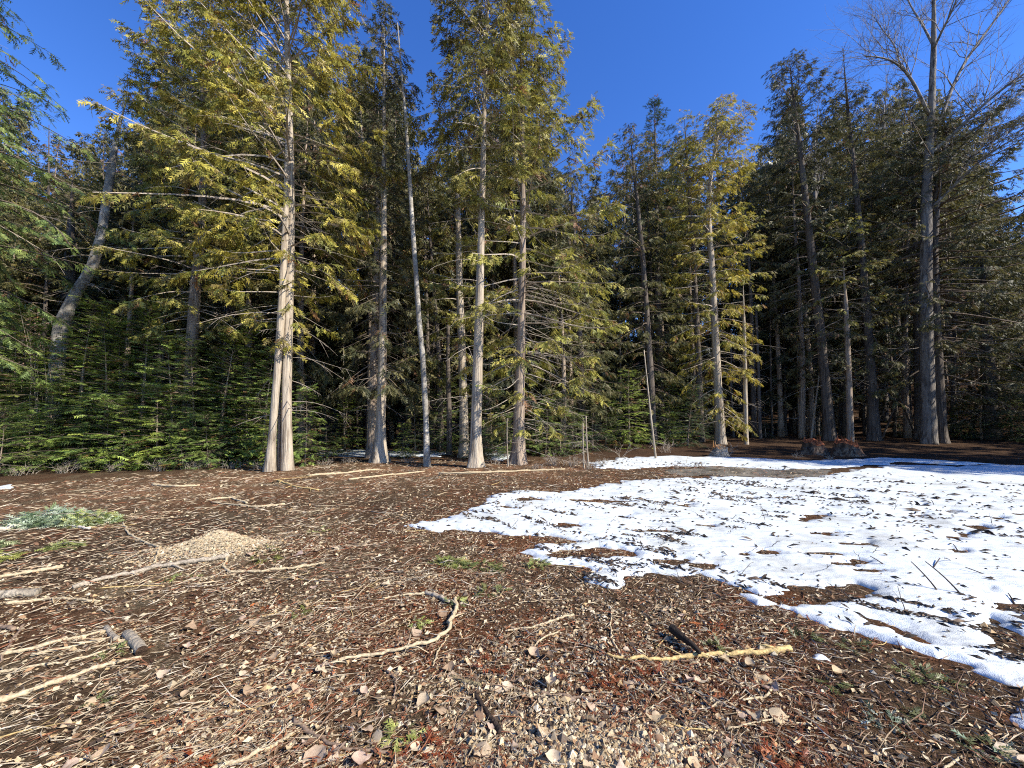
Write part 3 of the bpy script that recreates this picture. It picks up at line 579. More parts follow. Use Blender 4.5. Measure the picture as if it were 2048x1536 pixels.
L = lambda pts, dy=0: np.array([pt(a, b_, Yc + dy * i / len(pts)) for i, (a, b_) in enumerate(pts)]) - base
M_COTTON = mat_bark('cottonwood bark', (.27, .24, .20), (.085, .072, .06), (12, 12, 3), (.18, .155, .13))
M_COTTON_LIMB = mat_bark('cottonwood limbs', (.34, .30, .26), (.12, .105, .09), (9, 9, 6), (.24, .21, .18))
bare_tree('leafless pale cottonwood spreading bare limbs into the sky above the right hand wood', base, P, R, [
    (L([(1858, 300), (1885, 230), (1905, 170), (1930, 120), (1975, 60), (2020, 0), (2050, -60)], 2), .115),
    (L([(1858, 310), (1905, 270), (1960, 215), (2000, 180), (2060, 140), (2130, 90)], -3), .11),
    (L([(1856, 360), (1930, 290), (1975, 245), (2020, 200), (2080, 160)], 3), .10),
    (L([(1858, 230), (1825, 160), (1800, 130), (1770, 115), (1730, 112)], -2), .10),
    (L([(1866, 100), (1885, 60), (1910, 10), (1930, -60)], -3), .075),
    (L([(1866, 90), (1845, 50), (1820, 10), (1800, -40)], 3), .07),
    (L([(1800, 130), (1790, 90), (1765, 60), (1745, 30)], 2), .05),
    (L([(1866, 60), (1868, -20), (1866, -120)], 0), .065),
    (L([(1858, 420), (1935, 345), (1985, 300), (2060, 262)], -5), .085)], 71, 4, M_COTTON, limbm=M_COTTON_LIMB)
for k, (px, top, sd) in enumerate(((1630, 215, 72), (1768, 150, 73))):
    Yb = 33.0; b2, P, R = trunk_px([(px, 876), (px - 2, 500), (px, top + 60)], Yb, [(876, 8), (500, 6), (top + 60, 1)])
    bare_tree('wispy leafless tree behind the dead tipped spruce' if k else 'wispy leafless tree behind the rounded shaded cedar', b2, P, R,
              [(np.array([pt(a, b_, Yb) for a, b_ in ((px - 1, top + 190), (px + dx * .4, top + 110), (px + dx, top + ty))]) - b2, .07) for dx, ty in ((-40, 60), (35, 40), (5, 0), (60, 90))], sd, 3, M_COTTON, sc_=.7)
# ------------------------------------------------------------------ the wood behind: one tree of each kind, then copies
SKY = np.array([(-900, 250), (0, 300), (100, 390), (180, 360), (260, 320), (300, 150), (430, 90), (700, 120), (760, 60), (830, 330), (880, 220), (1040, 120), (1150, 330), (1200, 400), (1260, 330), (1310, 290), (1350, 330), (1450, 250),
                (1520, 330), (1580, 170), (1650, 300), (1700, 230), (1760, 300), (1830, 260), (1900, 300), (1950, 400), (2010, 520), (2048, 590), (2200, 600), (4000, 500)], float)
def wood_front(px): return np.interp(px, [-600, 450, 620, 1150, 1300, 1450, 2100, 3000], [15.5, 15.5, 18.0, 19.0, 25.0, 27.0, 28.0, 28.0])
protos = []
def proto(kind, seed, Hh):
    rg = np.random.default_rng(seed); n = 14; z = np.linspace(0, Hh, n) ; P = np.stack([.15 * np.sin(z * .3 + seed), .12 * np.cos(z * .25 + seed) - .12 * math.cos(seed), z], 1); R = .17 * (1 - z / Hh) ** .8 + .008
    P[:, 0] -= P[0, 0]
    if kind == 'cedar':
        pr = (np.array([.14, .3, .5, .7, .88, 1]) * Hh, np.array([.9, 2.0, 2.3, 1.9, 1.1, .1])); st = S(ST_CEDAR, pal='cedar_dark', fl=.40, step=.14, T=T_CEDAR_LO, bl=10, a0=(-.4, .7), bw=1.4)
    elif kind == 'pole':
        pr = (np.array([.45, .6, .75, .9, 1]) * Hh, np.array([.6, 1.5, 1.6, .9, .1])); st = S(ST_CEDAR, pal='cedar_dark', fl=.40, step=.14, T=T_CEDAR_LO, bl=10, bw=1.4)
    else:
        pr = (np.array([.1, .3, .5, .75, 1]) * Hh, np.array([1.6, 2.2, 1.9, 1.1, .08])); st = S(ST_SPRUCE, fl=.42, step=.15)
    return tree('conifer_tree', '', 'tree', (0, 0, 0), P, R, pr, 95 if kind != 'pole' else 60, st, seed, bark=M_BARK_GREY if seed % 2 else M_BARK, sides=9, flare=.5, fol=M_CEDAR if kind != 'spruce' else M_HEM,
                dead=(1.0, Hh * .45, 10, 1.3, .012))
HP = 16.0
for k, kd in enumerate(('cedar', 'pole', 'spruce', 'cedar', 'pole')): protos.append(proto(kd, 100 + k, HP))
protos_used = [False] * len(protos); rg = np.random.default_rng(77)
WOOD = {'cedar': ('dark shaggy cedar standing in the wood behind the clearing', 'shaggy cedars of the wood behind'),
        'pole': ('slim shaded trunk with a high crown standing in the wood behind the clearing', 'slim high crowned trees of the wood behind'),
        'spruce': ('dark drooping spruce standing in the wood behind the clearing', 'drooping spruces of the wood behind')}
KIND = ('cedar', 'pole', 'spruce', 'cedar', 'pole')
def wood_tree(px, Y, hgt, k, w=1.0):
    global protos_used
    x = (px - W / 2) / F * Y
    o = copy_tree(protos[k]) if protos_used[k] else protos[k]; protos_used[k] = True
    o.location = (x, Y, float(gz(x, Y)) - .08); o.rotation_euler = (rg.normal(0, .015), rg.normal(0, .015), rg.uniform(0, 6.28)); s = hgt / HP; o.scale = (w * s ** .6, w * s ** .6, s)
    o['label'], o['group'] = WOOD[KIND[k]]
    return o
taken = []
for ring, (d0, d1, n) in enumerate(((0, 4, 50), (4, 10, 66), (10, 20, 74), (20, 42, 90))):
    m = 0
    for tr_ in range(2000):
        if m >= n: break
        px = rg.uniform(-120, 2180); Y = wood_front(px) + rg.uniform(d0, d1); x = (px - W / 2) / F * Y
        if any((x - a) ** 2 + (Y - b_) ** 2 < (1.4 + ring * .4) ** 2 for a, b_ in taken): continue
        top = np.interp(px, SKY[:, 0], SKY[:, 1]) + abs(rg.normal(0, 60)) + rg.uniform(10, 60); hgt = (HOR - top) * Y / F + EYE
        if hgt < 3: continue
        taken.append((x, Y)); m += 1
        right = px > 1420
        k = int(rg.choice([0, 1, 2, 3, 4], p=[.12, .36, .16, .12, .24] if right and ring < 2 else [.28, .08, .34, .26, .04]))
        wood_tree(px, Y, hgt, k)
# trees beyond the right edge of the view, whose shade falls across the far snow and the right hand wood
for x, Y, h in ((24.5, 8.6, 14), (27, 7.8, 16), (30, 9, 18), (29, 11.5, 17), (33, 11.5, 19), (34, 15.5, 18), (38, 19, 20), (36, 24.8, 20)):
    o = wood_tree(W / 2 + F * x / Y, Y, h, int(rg.choice([0, 2, 3])), 1.25); o['label'] = 'tall conifer beyond the right edge casting shade over the far snow'; o['group'] = 'conifers beyond the right edge'

# slim poles, some leaning, in the shaded wood
POLES = [(1545, 884, 1540, 600, 29, 4), (1572, 884, 1566, 560, 30, 5), (1600, 884, 1590, 520, 29, 6), (1622, 886, 1642, 722, 27, 4), (1680, 880, 1676, 640, 31, 5), (1730, 880, 1726, 600, 31, 6), (1790, 884, 1786, 560, 29, 6), (1812, 884, 1806, 470, 30, 7),
         (1520, 886, 1512, 620, 27, 7), (1467, 886, 1462, 660, 28, 5), (1835, 886, 1760, 700, 27, 4), (1765, 884, 1810, 740, 28, 4), (1905, 888, 1910, 560, 28, 7), (1940, 888, 1970, 720, 27, 8), (1390, 886, 1386, 560, 29, 5), (1340, 886, 1334, 600, 28, 5), (1240, 886, 1238, 620, 26, 5), (690, 893, 688, 640, 22, 4), (640, 893, 638, 600, 24, 5), (715, 896, 717, 700, 23, 5), (815, 895, 812, 600, 23, 6), (880, 898, 878, 650, 22, 4)]
for k, (x0, y0, x1, y1, Yp, wd) in enumerate(POLES):
    b2, P, R = trunk_px([(x0, y0), ((x0 + x1) / 2 + rg.uniform(-3, 3), (y0 + y1) / 2), (x1, y1)], Yp, [(y0, wd * .55), (y1, wd * .3)], 16)
    lean = abs(x1 - x0) > 16
    tree('tree_pole', {3: 'sunlit pale pole leaning right in the shaded wood behind the stumps', 10: 'thin dark pole leaning steeply left before the pair of thick trunks', 11: 'thin dark pole leaning right, crossing the other leaning pole', 13: 'crooked dark trunk leaning right by the bare shrubs at the right edge'}.get(k, 'thin straight pole of a tree standing in the shade of the wood'),
         'tree', b2, P, R, ([0], [0]), 0, ST_CEDAR, 300 + k, bark=M_BARK_PALE if k in (3, 2, 17) else M_BARK_GREY, group=None if lean else 'straight thin poles in the shaded wood', sides=8, flare=.3, dead=(1.0, 6.0, 5, 1.0, .01))

# ------------------------------------------------------------------ young evergreens of the understory
def young(seed, Hh, pal='hem', wide=.36, nb=None, fl=.17):
    n = 10; z = np.linspace(0, Hh, n); rgy = np.random.default_rng(seed)
    P = np.stack([.02 * Hh * np.sin(z / Hh * 3 + seed) - .02 * Hh * math.sin(seed), .02 * Hh * np.cos(z / Hh * 2 + seed) - .02 * Hh * math.cos(seed), z], 1); R = .014 * Hh * (1 - z / Hh) + .004
    pr = (np.array([.04, .15, .4, .7, .9, 1]) * Hh, np.array([.8, 1, .85, .5, .22, .03]) * Hh * wide)
    return tree('young_hemlock', 'x', 'tree', (0, 0, 0), P, R, pr, nb or int(44 + 22 * Hh), S(ST_HEM, pal=pal, fl=fl, step=.085, a0=(-.1, .7), d=.3, bl=10), seed, bark=M_BARK, sides=7, flare=.2, fol=M_HEM, dead=(.2, Hh * .5, 2, .4, .005))
yp = [young(201, 2.6), young(202, 3.4, wide=.32), young(203, 1.5, wide=.5), young(204, 4.6, 'hem', .27), young(205, 3.0, 'fir', .36)]
yu = [False] * 5; yh = (2.6, 3.4, 1.5, 4.6, 3.0)
def place_young(px, py, top, k, label, group=None, Y=None, w=1.0):
    p = gp(px, py) if Y is None else np.array([(px - W / 2) / F * Y, Y, 0.0]); p[2] = float(gz(p[0], p[1]))
    hgt = (HOR - top) * p[1] / F + EYE - p[2]
    o = copy_tree(yp[k]) if yu[k] else yp[k]; yu[k] = True
    o.location = (p[0], p[1], p[2] - .04); s = hgt / yh[k]; o.scale = (s * w, s * w, s); o.rotation_euler = (rg.normal(0, .03), rg.normal(0, .03), rg.uniform(0, 6.28)); o['label'] = label
    if group: o['group'] = group
    elif 'group' in o: del o['group']
    return o
place_young(612, 930, 776, 0, 'young hemlock right beside the foot of the two stemmed cedar', w=1.0)
place_young(497, 926, 776, 1, 'bushy young hemlock just left of the two stemmed cedar', w=1.3)
place_young(318, 936, 772, 0, 'young hemlock with a bare upright leader behind the green metal stake', w=1.25)
place_young(166, 928, 600, 3, 'tallest young hemlock on the left, its pale stem showing through', w=1.2)
place_young(252, 926, 640, 3, 'tall young hemlock right of the one with the pale stem', w=1.15)
place_young(62, 940, 830, 2, 'low spreading young hemlock near the left edge, bright tips', w=1.2)
place_young(5, 950, 815, 2, 'low bright young hemlock cut by the left edge', w=1.3)
place_young(160, 936, 822, 2, 'low young hemlock in front of the tallest sapling', w=1.3)
place_young(250, 938, 815, 2, 'low bushy young hemlock between the stake and the left saplings', w=1.4)
place_young(1072, 905, 790, 1, 'young hemlock behind the flared cedar with curved branches', w=1.1)
place_young(806, 914, 850, 2, 'tiny bright hemlock right of the narrow cedar spire', w=.9)
place_young(955, 897, 770, 4, 'yellowish young hemlock between the central cedar and the flared cedar', Y=16.4)
place_young(1374, 893, 770, 4, 'young evergreen at the snow edge left of the double topped cedar', w=1.1)
place_young(1258, 896, 740, 1, 'dark young evergreen by the leaning pale stick', w=1.2)
grp = 'young hemlocks filling the understory'
for px, Y, top, k in ((20, 14.5, 610, 3), (70, 14.2, 630, 1), (120, 15, 640, 1), (210, 14.0, 640, 3), (285, 14.2, 600, 3), (345, 14.0, 660, 1), (395, 14.0, 680, 1), (440, 14.2, 650, 1), (470, 15.5, 640, 3), (530, 14.6, 690, 1), (420, 13.2, 830, 2), (370, 13.0, 850, 2), (545, 13.6, 800, 0),
                      (100, 13.2, 770, 0), (215, 13.0, 800, 2), (655, 17, 800, 4), (690, 19, 780, 1), (832, 17.5, 790, 4), (880, 18.5, 760, 1), (985, 18, 770, 4), (1010, 16.5, 830, 2), (1090, 17.5, 800, 0), (1120, 18, 790, 4), (1150, 18.5, 830, 2), (1185, 20, 780, 4), (1210, 22, 770, 1),
                      (1290, 24, 790, 4), (1340, 24.5, 760, 1), (1335, 23.2, 830, 2), (1400, 25, 770, 4), (1530, 28.5, 800, 4), (1640, 30, 790, 4), (1800, 29, 800, 4), (1920, 27, 790, 1), (1960, 26, 770, 4), (2020, 25.5, 740, 1), (2060, 25, 700, 4), (-30, 13.6, 700, 1), (-60, 12.6, 790, 0), (40, 13.4, 780, 4)):
    fir = k == 4
    place_young(px, 0, top, k, 'young dark evergreen in the understory of the wood' if fir else 'young hemlock with flat layered boughs in the understory of the wood', 'young dark evergreens of the understory' if fir else grp, Y=Y, w=1.2)

# ------------------------------------------------------------------ stumps, rotten log, metal stake, poles of saplings
def stump(px, py, wpx, hpx, label, mats, seed, lean=0):
    p = gp(px, py); s = p[1] / F; r = wpx * s / 2; hh = hpx * s; rg2 = np.random.default_rng(seed); sd = 22; n = 9; th = np.linspace(0, 2 * np.pi, sd, endpoint=False)
    root = obj('tree_stump', None, None, p, label, 'stump')
    z = np.linspace(-.05, 1, n); lob = 1 + .22 * np.cos(5 * th + seed) + .12 * np.cos(3 * th)
    rad = r * (.72 + .45 * np.exp(-np.maximum(z, 0) * 3.2)[:, None] * lob + .05 * (vnoise(th[None] * 3, z[:, None] * 2, seed) - .5))
    top = .80 + .28 * (vnoise(th * 2.2, th * 0 + seed, seed) - .5) + .16 * np.sin(th)
    Z = hh * z[:, None] * np.where(z[:, None] > .5, top[None], 1.0)
    V = np.stack([rad * np.cos(th) + lean * Z, rad * np.sin(th), Z], -1).reshape(-1, 3)
    obj('bark', make_mesh('bark', V, ring_faces(n, sd, False), [mats[0]]), root)
    # broken wood inside the rim
    g = Geo(); m = 6; q = np.linspace(.97, .0, m)
    Vi = np.stack([rad[-1] * q[:, None] * np.cos(th) + lean * Z[-1], rad[-1] * q[:, None] * np.sin(th), Z[-1] * q[:, None] + hh * .95 * (1 - q[:, None]) + hh * .22 * (vnoise(th[None] * 3.1 + q[:, None] * 9, q[:, None] * 5, seed + 4) - .6) * (q[:, None] < .95)], -1).reshape(-1, 3)
    g.add(Vi, ring_faces(m, sd, False))
    for k in range(7):
        a_ = rg2.uniform(0, 6.28); rr = r * rg2.uniform(.2, .66); b0 = np.array([rr * math.cos(a_), rr * math.sin(a_), hh * .6]); b1 = b0 + np.array([rg2.normal(0, .02), rg2.normal(0, .02), hh * rg2.uniform(.35, .7)])
        g.add(*tube(np.array([b0, (b0 + b1) / 2, b1]), np.array([.035, .025, .006]), 4))
    obj('broken_wood', g.mesh('broken_wood', [mats[1]], False), root)
    return root
stump(1625, 908, 48, 30, 'rotten red topped stump in the shade, left of the two at the snow edge', (M_STUMP, M_ROT), 4)
stump(1690, 911, 52, 32, 'rotten red topped stump in the shade, right of the two at the snow edge', (M_STUMP, M_ROT), 9)
stump(1436, 912, 34, 24, 'small pale splintered stump in sun at the foot of the double topped cedar', (M_BARK_PALE, M_SPLIT), 6, .2)
def log(name, a, b_, ra, rb, label, cat, m, endm=None, sides=12, lift=.0, seed=1):
    p0, p1 = gp(*a), gp(*b_); root = obj(name, None, None, p0, label, cat); d = p1 - p0; t = np.linspace(0, 1, 9)[:, None]; P = d * t + np.array([0, 0, 1]) * (np.linspace(ra, rb, 9)[:, None] * .75 + lift)
    P[:, 2] += np.array([float(gz(p0[0] + d[0] * q, p0[1] + d[1] * q)) for q in t[:, 0]]) - (p0[2] + d[2] * t[:, 0]); R = np.linspace(ra, rb, 9)
    v, f = tube(P, R, sides, False, .07, np.random.default_rng(seed)); obj('bark', make_mesh('bark', v, f, [m]), root)
    for P_, nm in ((v[-sides:], 1), (v[:sides], 0)):
        c = P_.mean(0); V = np.concatenate([P_ , [c + norm(d) * (.01 if nm else -.01)]]); k = np.arange(sides); f = np.stack([k, (k + 1) % sides, np.full(sides, sides)], 1)
        obj('cut_end', make_mesh('cut_end', V, [f if nm else f[:, ::-1]], [endm or m]), root)
    return root
M_GREYLOG = mat_bark('weathered log', (.44, .37, .27), (.17, .14, .10), (18, 18, 18), (.31, .26, .19))
log('rotten_log', (338, 926), (432, 932), .13, .16, 'rotten fallen log with an orange broken end lying under the left saplings', 'log', M_GREYLOG, M_SPLIT, 14, -.02, 3)
log('cut_log', (273, 1262), (303, 1296), .030, .034, 'short stub of grey log with a dark cut end lying among the long twigs', 'log', M_GREYLOG, mat_bark('dark log end', (.10, .06, .035), (.04, .022, .014), (40, 40, 40)), 12, 0, 4)
log('fallen_log', (-60, 1199), (96, 1184), .045, .038, 'thick weathered grey log entering from the left edge', 'log', M_GREYLOG, None, 12, 0, 5)
log('broken_wood_piece', (232, 1246), (253, 1270), .016, .02, 'small crumbling grey piece of wood left of the short log stub', 'wood', M_GREYLOG, None, 9, 0, 6)
log('wood_stub', (906, 1340), (962, 1358), .013, .013, 'short pale brown stub of peeled wood between the curled dead leaves', 'wood', mat_bark('peeled stub', (.42, .33, .17), (.24, .17, .09), (30, 30, 30)), None, 10, 0, 7)
log('bark_slab', (1336, 1262), (1390, 1306), .034, .014, 'dark piece of bark standing across the long yellow stick', 'bark', mat_bark('black bark', (.055, .040, .030), (.02, .016, .013), (30, 30, 30)), None, 7, .035, 8)
log('dark_stick', (952, 1372), (1002, 1446), .011, .017, 'thick dark damp stick pointing towards the camera between pale leaves', 'stick', mat_bark('damp bark', (.075, .05, .036), (.03, .022, .017), (30, 30, 30)), None, 8, 0, 9)
p = gp(334, 922); root = obj('metal_stake', None, None, p, 'green metal fence stake with a pale tip leaning right among the saplings', 'stake')
mg_, n, l, b = mat_new('green paint'); b.inputs['Base Color'].default_value = (.03, .11, .06, 1); b.inputs['Roughness'].default_value = .45
mw_, n, l, b = mat_new('pale paint'); b.inputs['Base Color'].default_value = (.62, .62, .56, 1)
q = np.array([pt(344, 884, p[1]), pt(348, 870, p[1])]) - p
g = Geo(); 
for off, w_, d_ in ((0, .030, .006), (1, .006, .028)):
    d3 = np.array([0, -.016 * off, 0]); c = np.array([(-w_ / 2, -d_ / 2), (w_ / 2, -d_ / 2), (w_ / 2, d_ / 2), (-w_ / 2, d_ / 2)])
    V = np.array([(x_, y_, -.1) for x_, y_ in c] + [(x_ + q[0][0], y_, q[0][2]) for x_, y_ in c]) + d3 * 1.1; g.add(V, ring_faces(2, 4))
obj('post', g.mesh('post', [mg_], False), root)
c = np.array([(-.019, -.03), (.019, -.03), (.019, .006), (-.019, .006)]); V = np.array([(x_ + q[0][0], y_, q[0][2] + .001) for x_, y_ in c] + [(x_ + q[1][0], y_, q[1][2]) for x_, y_ in c]); obj('tip', make_mesh('tip', V, ring_faces(2, 4), [mw_], None, False), root)
for x0, y0, x1, y1, wd, lab in ((1168, 936, 1166, 846, 2.0, 'slim dead sapling pole with drooping bare twigs, left of the two by the snow'), (1177, 936, 1172, 832, 2.0, 'slim dead sapling pole with drooping bare twigs, right of the two by the snow'),
                               (1312, 918, 1288, 700, 2.4, 'thin pale leaning stick of a sapling in front of the dark evergreens'), (1016, 932, 1014, 836, 1.6, 'thin bare sapling stem just left of the flared cedar')):
    p = gp(x0, y0); b2, P, R = trunk_px([(x0, y0), ((x0 + x1) / 2 - 1, (y0 + y1) / 2), (x1, y1)], p[1], [(y0, wd), (y1, wd * .4)], 14)
    tree('dead_sapling', lab, 'sapling', b2, P, R, ([0], [0]), 0, ST_CEDAR, int(x0), bark=M_BARK_PALE, sides=6, flare=.1, dead=(.5, 1.4, 14 if x0 < 1200 and x0 > 1100 else 4, .75, .006))
def shrub(px, py, hpx, wpx, n, label, seed, group, Y=None, mat=M_DEADWOOD):
    p = gp(px, py) if Y is None else np.array([(px - W / 2) / F * Y, Y, float(gz((px - W / 2) / F * Y, Y))]); s = p[1] / F; rg2 = np.random.default_rng(seed); g = Geo()
    for k in range(n):
        a_ = rg2.uniform(0, 6.28); o = np.array([math.cos(a_), math.sin(a_), 0]) * rg2.uniform(0, .3) * wpx * s; d = norm(np.array([rg2.normal(0, .45), rg2.normal(0, .45), 1])); Lh = hpx * s * rg2.uniform(.45, 1.1); t = np.linspace(0, 1, 5)[:, None]
        C = o + d * Lh * t + np.array([rg2.normal(0, .25), rg2.normal(0, .25), -.25]) * Lh * t ** 2; C[0, 2] -= .03; g.add(*tube(C, np.linspace(.0045, .0015, 5) * (1 + s * 30), 3, False))
        for _ in range(3):
            i = rg2.integers(1, 4); e = C[i] + norm(d + rg2.normal(0, .7, 3)) * Lh * rg2.uniform(.15, .4); g.add(*tube(np.array([C[i], (C[i] + e) / 2 + rg2.normal(0, .01, 3), e]), np.array([.003, .002, .001]) * (1 + s * 30), 3, False))
    obj('bare_shrub', g.mesh('bare_shrub', [mat]), None, p, label, 'shrub', group)
for k, (px, py, hp, wp, n_) in enumerate(((1110, 930, 34, 60, 34), (1145, 932, 28, 50, 30), (1205, 930, 22, 50, 24), (1180, 938, 30, 40, 22), (1240, 916, 46, 22, 9), (1330, 905, 40, 40, 18), (1450, 915, 46, 30, 10), (700, 925, 18, 60, 20), (390, 938, 30, 60, 26), (470, 936, 26, 60, 24), (230, 942, 34, 50, 24), (130, 946, 34, 50, 24), (50, 950, 30, 60, 24), (320, 942, 40, 40, 20), (520, 938, 22, 40, 18), (820, 925, 20, 40, 16), (990, 928, 20, 40, 16), (1590, 916, 22, 20, 10), (1660, 922, 20, 26, 10), (650, 930, 20, 50, 20), (1075, 938, 22, 50, 20), (170, 938, 40, 40, 18), (1390, 934, 18, 60, 24), (1350, 936, 16, 40, 18))):
    shrub(px, py, hp, wp, n_, 'bare leafless brush of thin twigs along the edge of the wood', 500 + k, 'bare brush along the wood edge')
for k, (px, Yq, hp, wp) in enumerate(((2040, 30, 330, 90), (2075, 28, 300, 80), (2010, 31, 180, 70), (1965, 29, 110, 60), (2030, 26, 130, 60))):
    shrub(px, 0, hp, wp, 44, 'tall pinkish grey leafless thicket at the right edge of the wood', 560 + k, 'leafless thicket at the right edge', Y=Yq, mat=M_COTTON)
g = Geo(); rg2 = np.random.default_rng(5); p = gp(95, 930); Ys = 13.6
for k in range(420):
    c = pt(rg2.normal(78, 22), rg2.normal(700, 40), Ys + rg2.normal(0, .4)) - p; a_ = norm(rg2.normal(0, 1, 3)); b_ = norm(np.cross(a_, rg2.normal(0, 1, 3))); s = rg2.uniform(.02, .045)
    g.add(np.array([c - a_ * s, c + b_ * s * .6, c + a_ * s, c - b_ * s * .6]), np.array([[0, 1, 2, 3]]), 0, np.array((.27, .17, .11)) * rg2.uniform(.6, 1.3))
root = obj('dry_leaf_bush', None, None, p, 'bush holding withered pinkish brown leaves beside the curved broken snag', 'bush')
o = obj('leaves', g.mesh('leaves', [M_HEM], False), root, kind='stuff')
g = Geo()
for k in range(14):
    e = pt(rg2.normal(78, 20), rg2.normal(690, 40), Ys) - p; s0 = np.array([rg2.normal(0, .1), Ys - p[1] + rg2.normal(0, .1), -.05]); m_ = (s0 + e) / 2 + rg2.normal(0, .12, 3); g.add(*tube(resample([s0, m_, e], 7), np.linspace(.012, .003, 7), 4, False))
obj('stems', g.mesh('stems', [M_DEADWOOD]), root)

# ------------------------------------------------------------------ cut boughs and green sprays lying on the ground
def bough(px, py, rx, hz, nfr, fl, pal, label, seed, stems_=5, T=T_HEM, mound=True):
    c = gp(px, py); s = c[1] / F; rg2 = np.random.default_rng(seed); g = Geo(); X = rx * s; n_ = nfr
    ang = rg2.uniform(0, 6.28, n_); rr = np.sqrt(rg2.uniform(0, 1, n_)); x = rr * np.cos(ang) * X; y = rr * np.sin(ang) * X * .65
    zz = hz * (1 - rr ** 2) * rg2.uniform(.2, 1, n_) + .015 + gz(c[0] + x, c[1] + y) - c[2]
    ax = norm(np.stack([np.cos(ang) * .6 + rg2.normal(.3, .5, n_), np.sin(ang) * .6 + rg2.normal(0, .5, n_), rg2.normal(.0, .25, n_)], 1)); nr = norm(np.stack([rg2.normal(0, .4, n_), rg2.normal(0, .4, n_), np.ones(n_)], 1))
    pal = np.array(pal); cl = pal[rg2.integers(0, len(pal), n_)] * rg2.uniform(.7, 1.25, (n_, 1))
    place_fronds(g, T, np.stack([x, y, zz], 1), ax, nr, fl * rg2.uniform(.6, 1.3, n_), cl, rg2)
    root = obj('cut_bough', None, None, c, label, 'bough'); obj('needles', g.mesh('needles', [M_HEM], False), root)
    g = Geo()
    for k in range(stems_):
        a_ = rg2.uniform(-.5, .5); d = np.array([math.cos(a_), math.sin(a_), 0]) * X * rg2.uniform(.5, .95); o_ = np.array([rg2.uniform(-.2, .2) * X, rg2.uniform(-.4, .4) * X, hz * .6 + .01]); g.add(*tube(np.array([o_ - d, o_ + np.array([0, 0, .03]), o_ + d]), np.array([.007, .006, .003]), 4))
    if stems_: obj('stem', g.mesh('stem', [M_DEADWOOD]), root)
GREYG = [(.44, .52, .33), (.33, .42, .24), (.54, .60, .43), (.20, .27, .12)]; YG = [(.32, .36, .09), (.25, .29, .09), (.40, .41, .15)]; MG = [(.15, .17, .05), (.12, .14, .045), (.20, .205, .07)]
bough(115, 1043, 66, .20, 900, .14, GREYG, 'pile of cut silvery green boughs under the pale stick on the left', 1)
bough(192, 1042, 46, .12, 480, .13, GREYG + YG, 'yellow green end of the cut boughs, right of the silvery pile', 2)
bough(140, 1092, 28, .04, 120, .09, YG, 'small bright green tuft below the cut boughs', 3, 1)
bough(8, 1088, 26, .03, 90, .10, GREYG, 'pale green bough tip at the left edge', 4, 1); bough(20, 1112, 30, .03, 70, .09, YG, 'thin green bough tip below the pale one at the left edge', 14, 1)
bough(905, 1124, 30, .05, 130, .09, MG + YG, 'green tuft of fallen needles with bits of snow, left of the snow tongue', 5, 1); bough(970, 1130, 34, .02, 70, .09, MG, 'flat olive spray right of the green tuft near the snow', 6, 0, T_CEDAR); bough(1075, 1124, 24, .02, 50, .08, YG, 'green spray tucked against the tip of the snow tongue', 7, 0, T_CEDAR)
for px, py, rx, nf, pal, lab, sd in ((540, 1115, 30, 26, MG, 'olive cedar spray at the right foot of the gravel mound', 21), (545, 1095, 20, 14, YG, 'yellowish cedar spray just above the olive one by the mound', 22), (375, 1150, 26, 18, YG, 'mossy yellow spray below the gravel mound', 23), (810, 1452, 40, 30, YG, 'yellow green cedar spray beside the bent twig near the bottom', 24), (840, 1240, 24, 24, YG, 'yellow green spray inside the arc of the curved stick', 25), (920, 1200, 18, 18, YG, 'yellow spray beside the forked tip of the curved stick', 26), (1420, 1285, 22, 20, MG, 'olive cedar frond just above the yellow stick', 27), (1600, 1268, 26, 20, MG, 'dark olive cedar frond right of the end of the yellow stick', 28),
                                     (1690, 1284, 26, 20, MG, 'olive cedar frond near the small snow patch', 29), (1815, 1335, 40, 30, MG, 'large olive cedar frond below the snow edge', 30), (1850, 1352, 30, 20, MG, 'short olive frond under the large one below the snow edge', 31), (1650, 1360, 24, 14, MG, 'small olive frond below the small snow patch', 32), (1740, 1425, 36, 26, GREYG, 'grey green frond lying in the lower right litter', 33), (1780, 1405, 26, 16, MG, 'dark frond touching the grey green one in the lower right', 34), (1940, 1480, 34, 24, GREYG[:2] + MG, 'thin green frond near the lower right corner', 35), (250, 1295, 26, 20, YG, 'yellow moss tuft among the long twigs on the left', 36), (610, 1222, 22, 16, MG, 'olive moss tuft right of the red needles in the left middle', 37), (640, 1060, 22, 14, YG, 'yellow sprig standing right of the gravel mound', 38), (215, 1392, 16, 10, YG, 'tiny green tuft in the lower left twigs', 39), (980, 1178, 34, 24, MG, 'olive sprays on the bare earth in the middle', 40)):
    bough(px, py, rx, .015, nf, .085 if py < 1200 else .06, pal, lab, sd, 0, T_CEDAR)
for px, py, rx, nf, lab, sd in ((405, 1505, 34, 26, 'rust red dead cedar spray at the bottom left', 41), (545, 1205, 30, 22, 'red brown dead cedar sprays left of the middle', 42), (1190, 1355, 30, 24, 'orange red cedar spray by the centre leaves', 43), (860, 1480, 40, 30, 'rust red spray at the bottom centre', 44), (1550, 1500, 50, 36, 'rust orange cedar litter at the bottom right', 45), (1400, 1245, 36, 20, 'red brown sprays above the dark bark piece', 46), (985, 1320, 30, 20, 'red cedar spray above the peeled wood stub', 47), (1300, 1345, 30, 20, 'bright rust spray under the yellow stick', 48)):
    bough(px, py, rx, .02, nf, .06, [(.30, .075, .025), (.22, .055, .02), (.36, .12, .04)], lab, sd, 0, T_CEDAR)

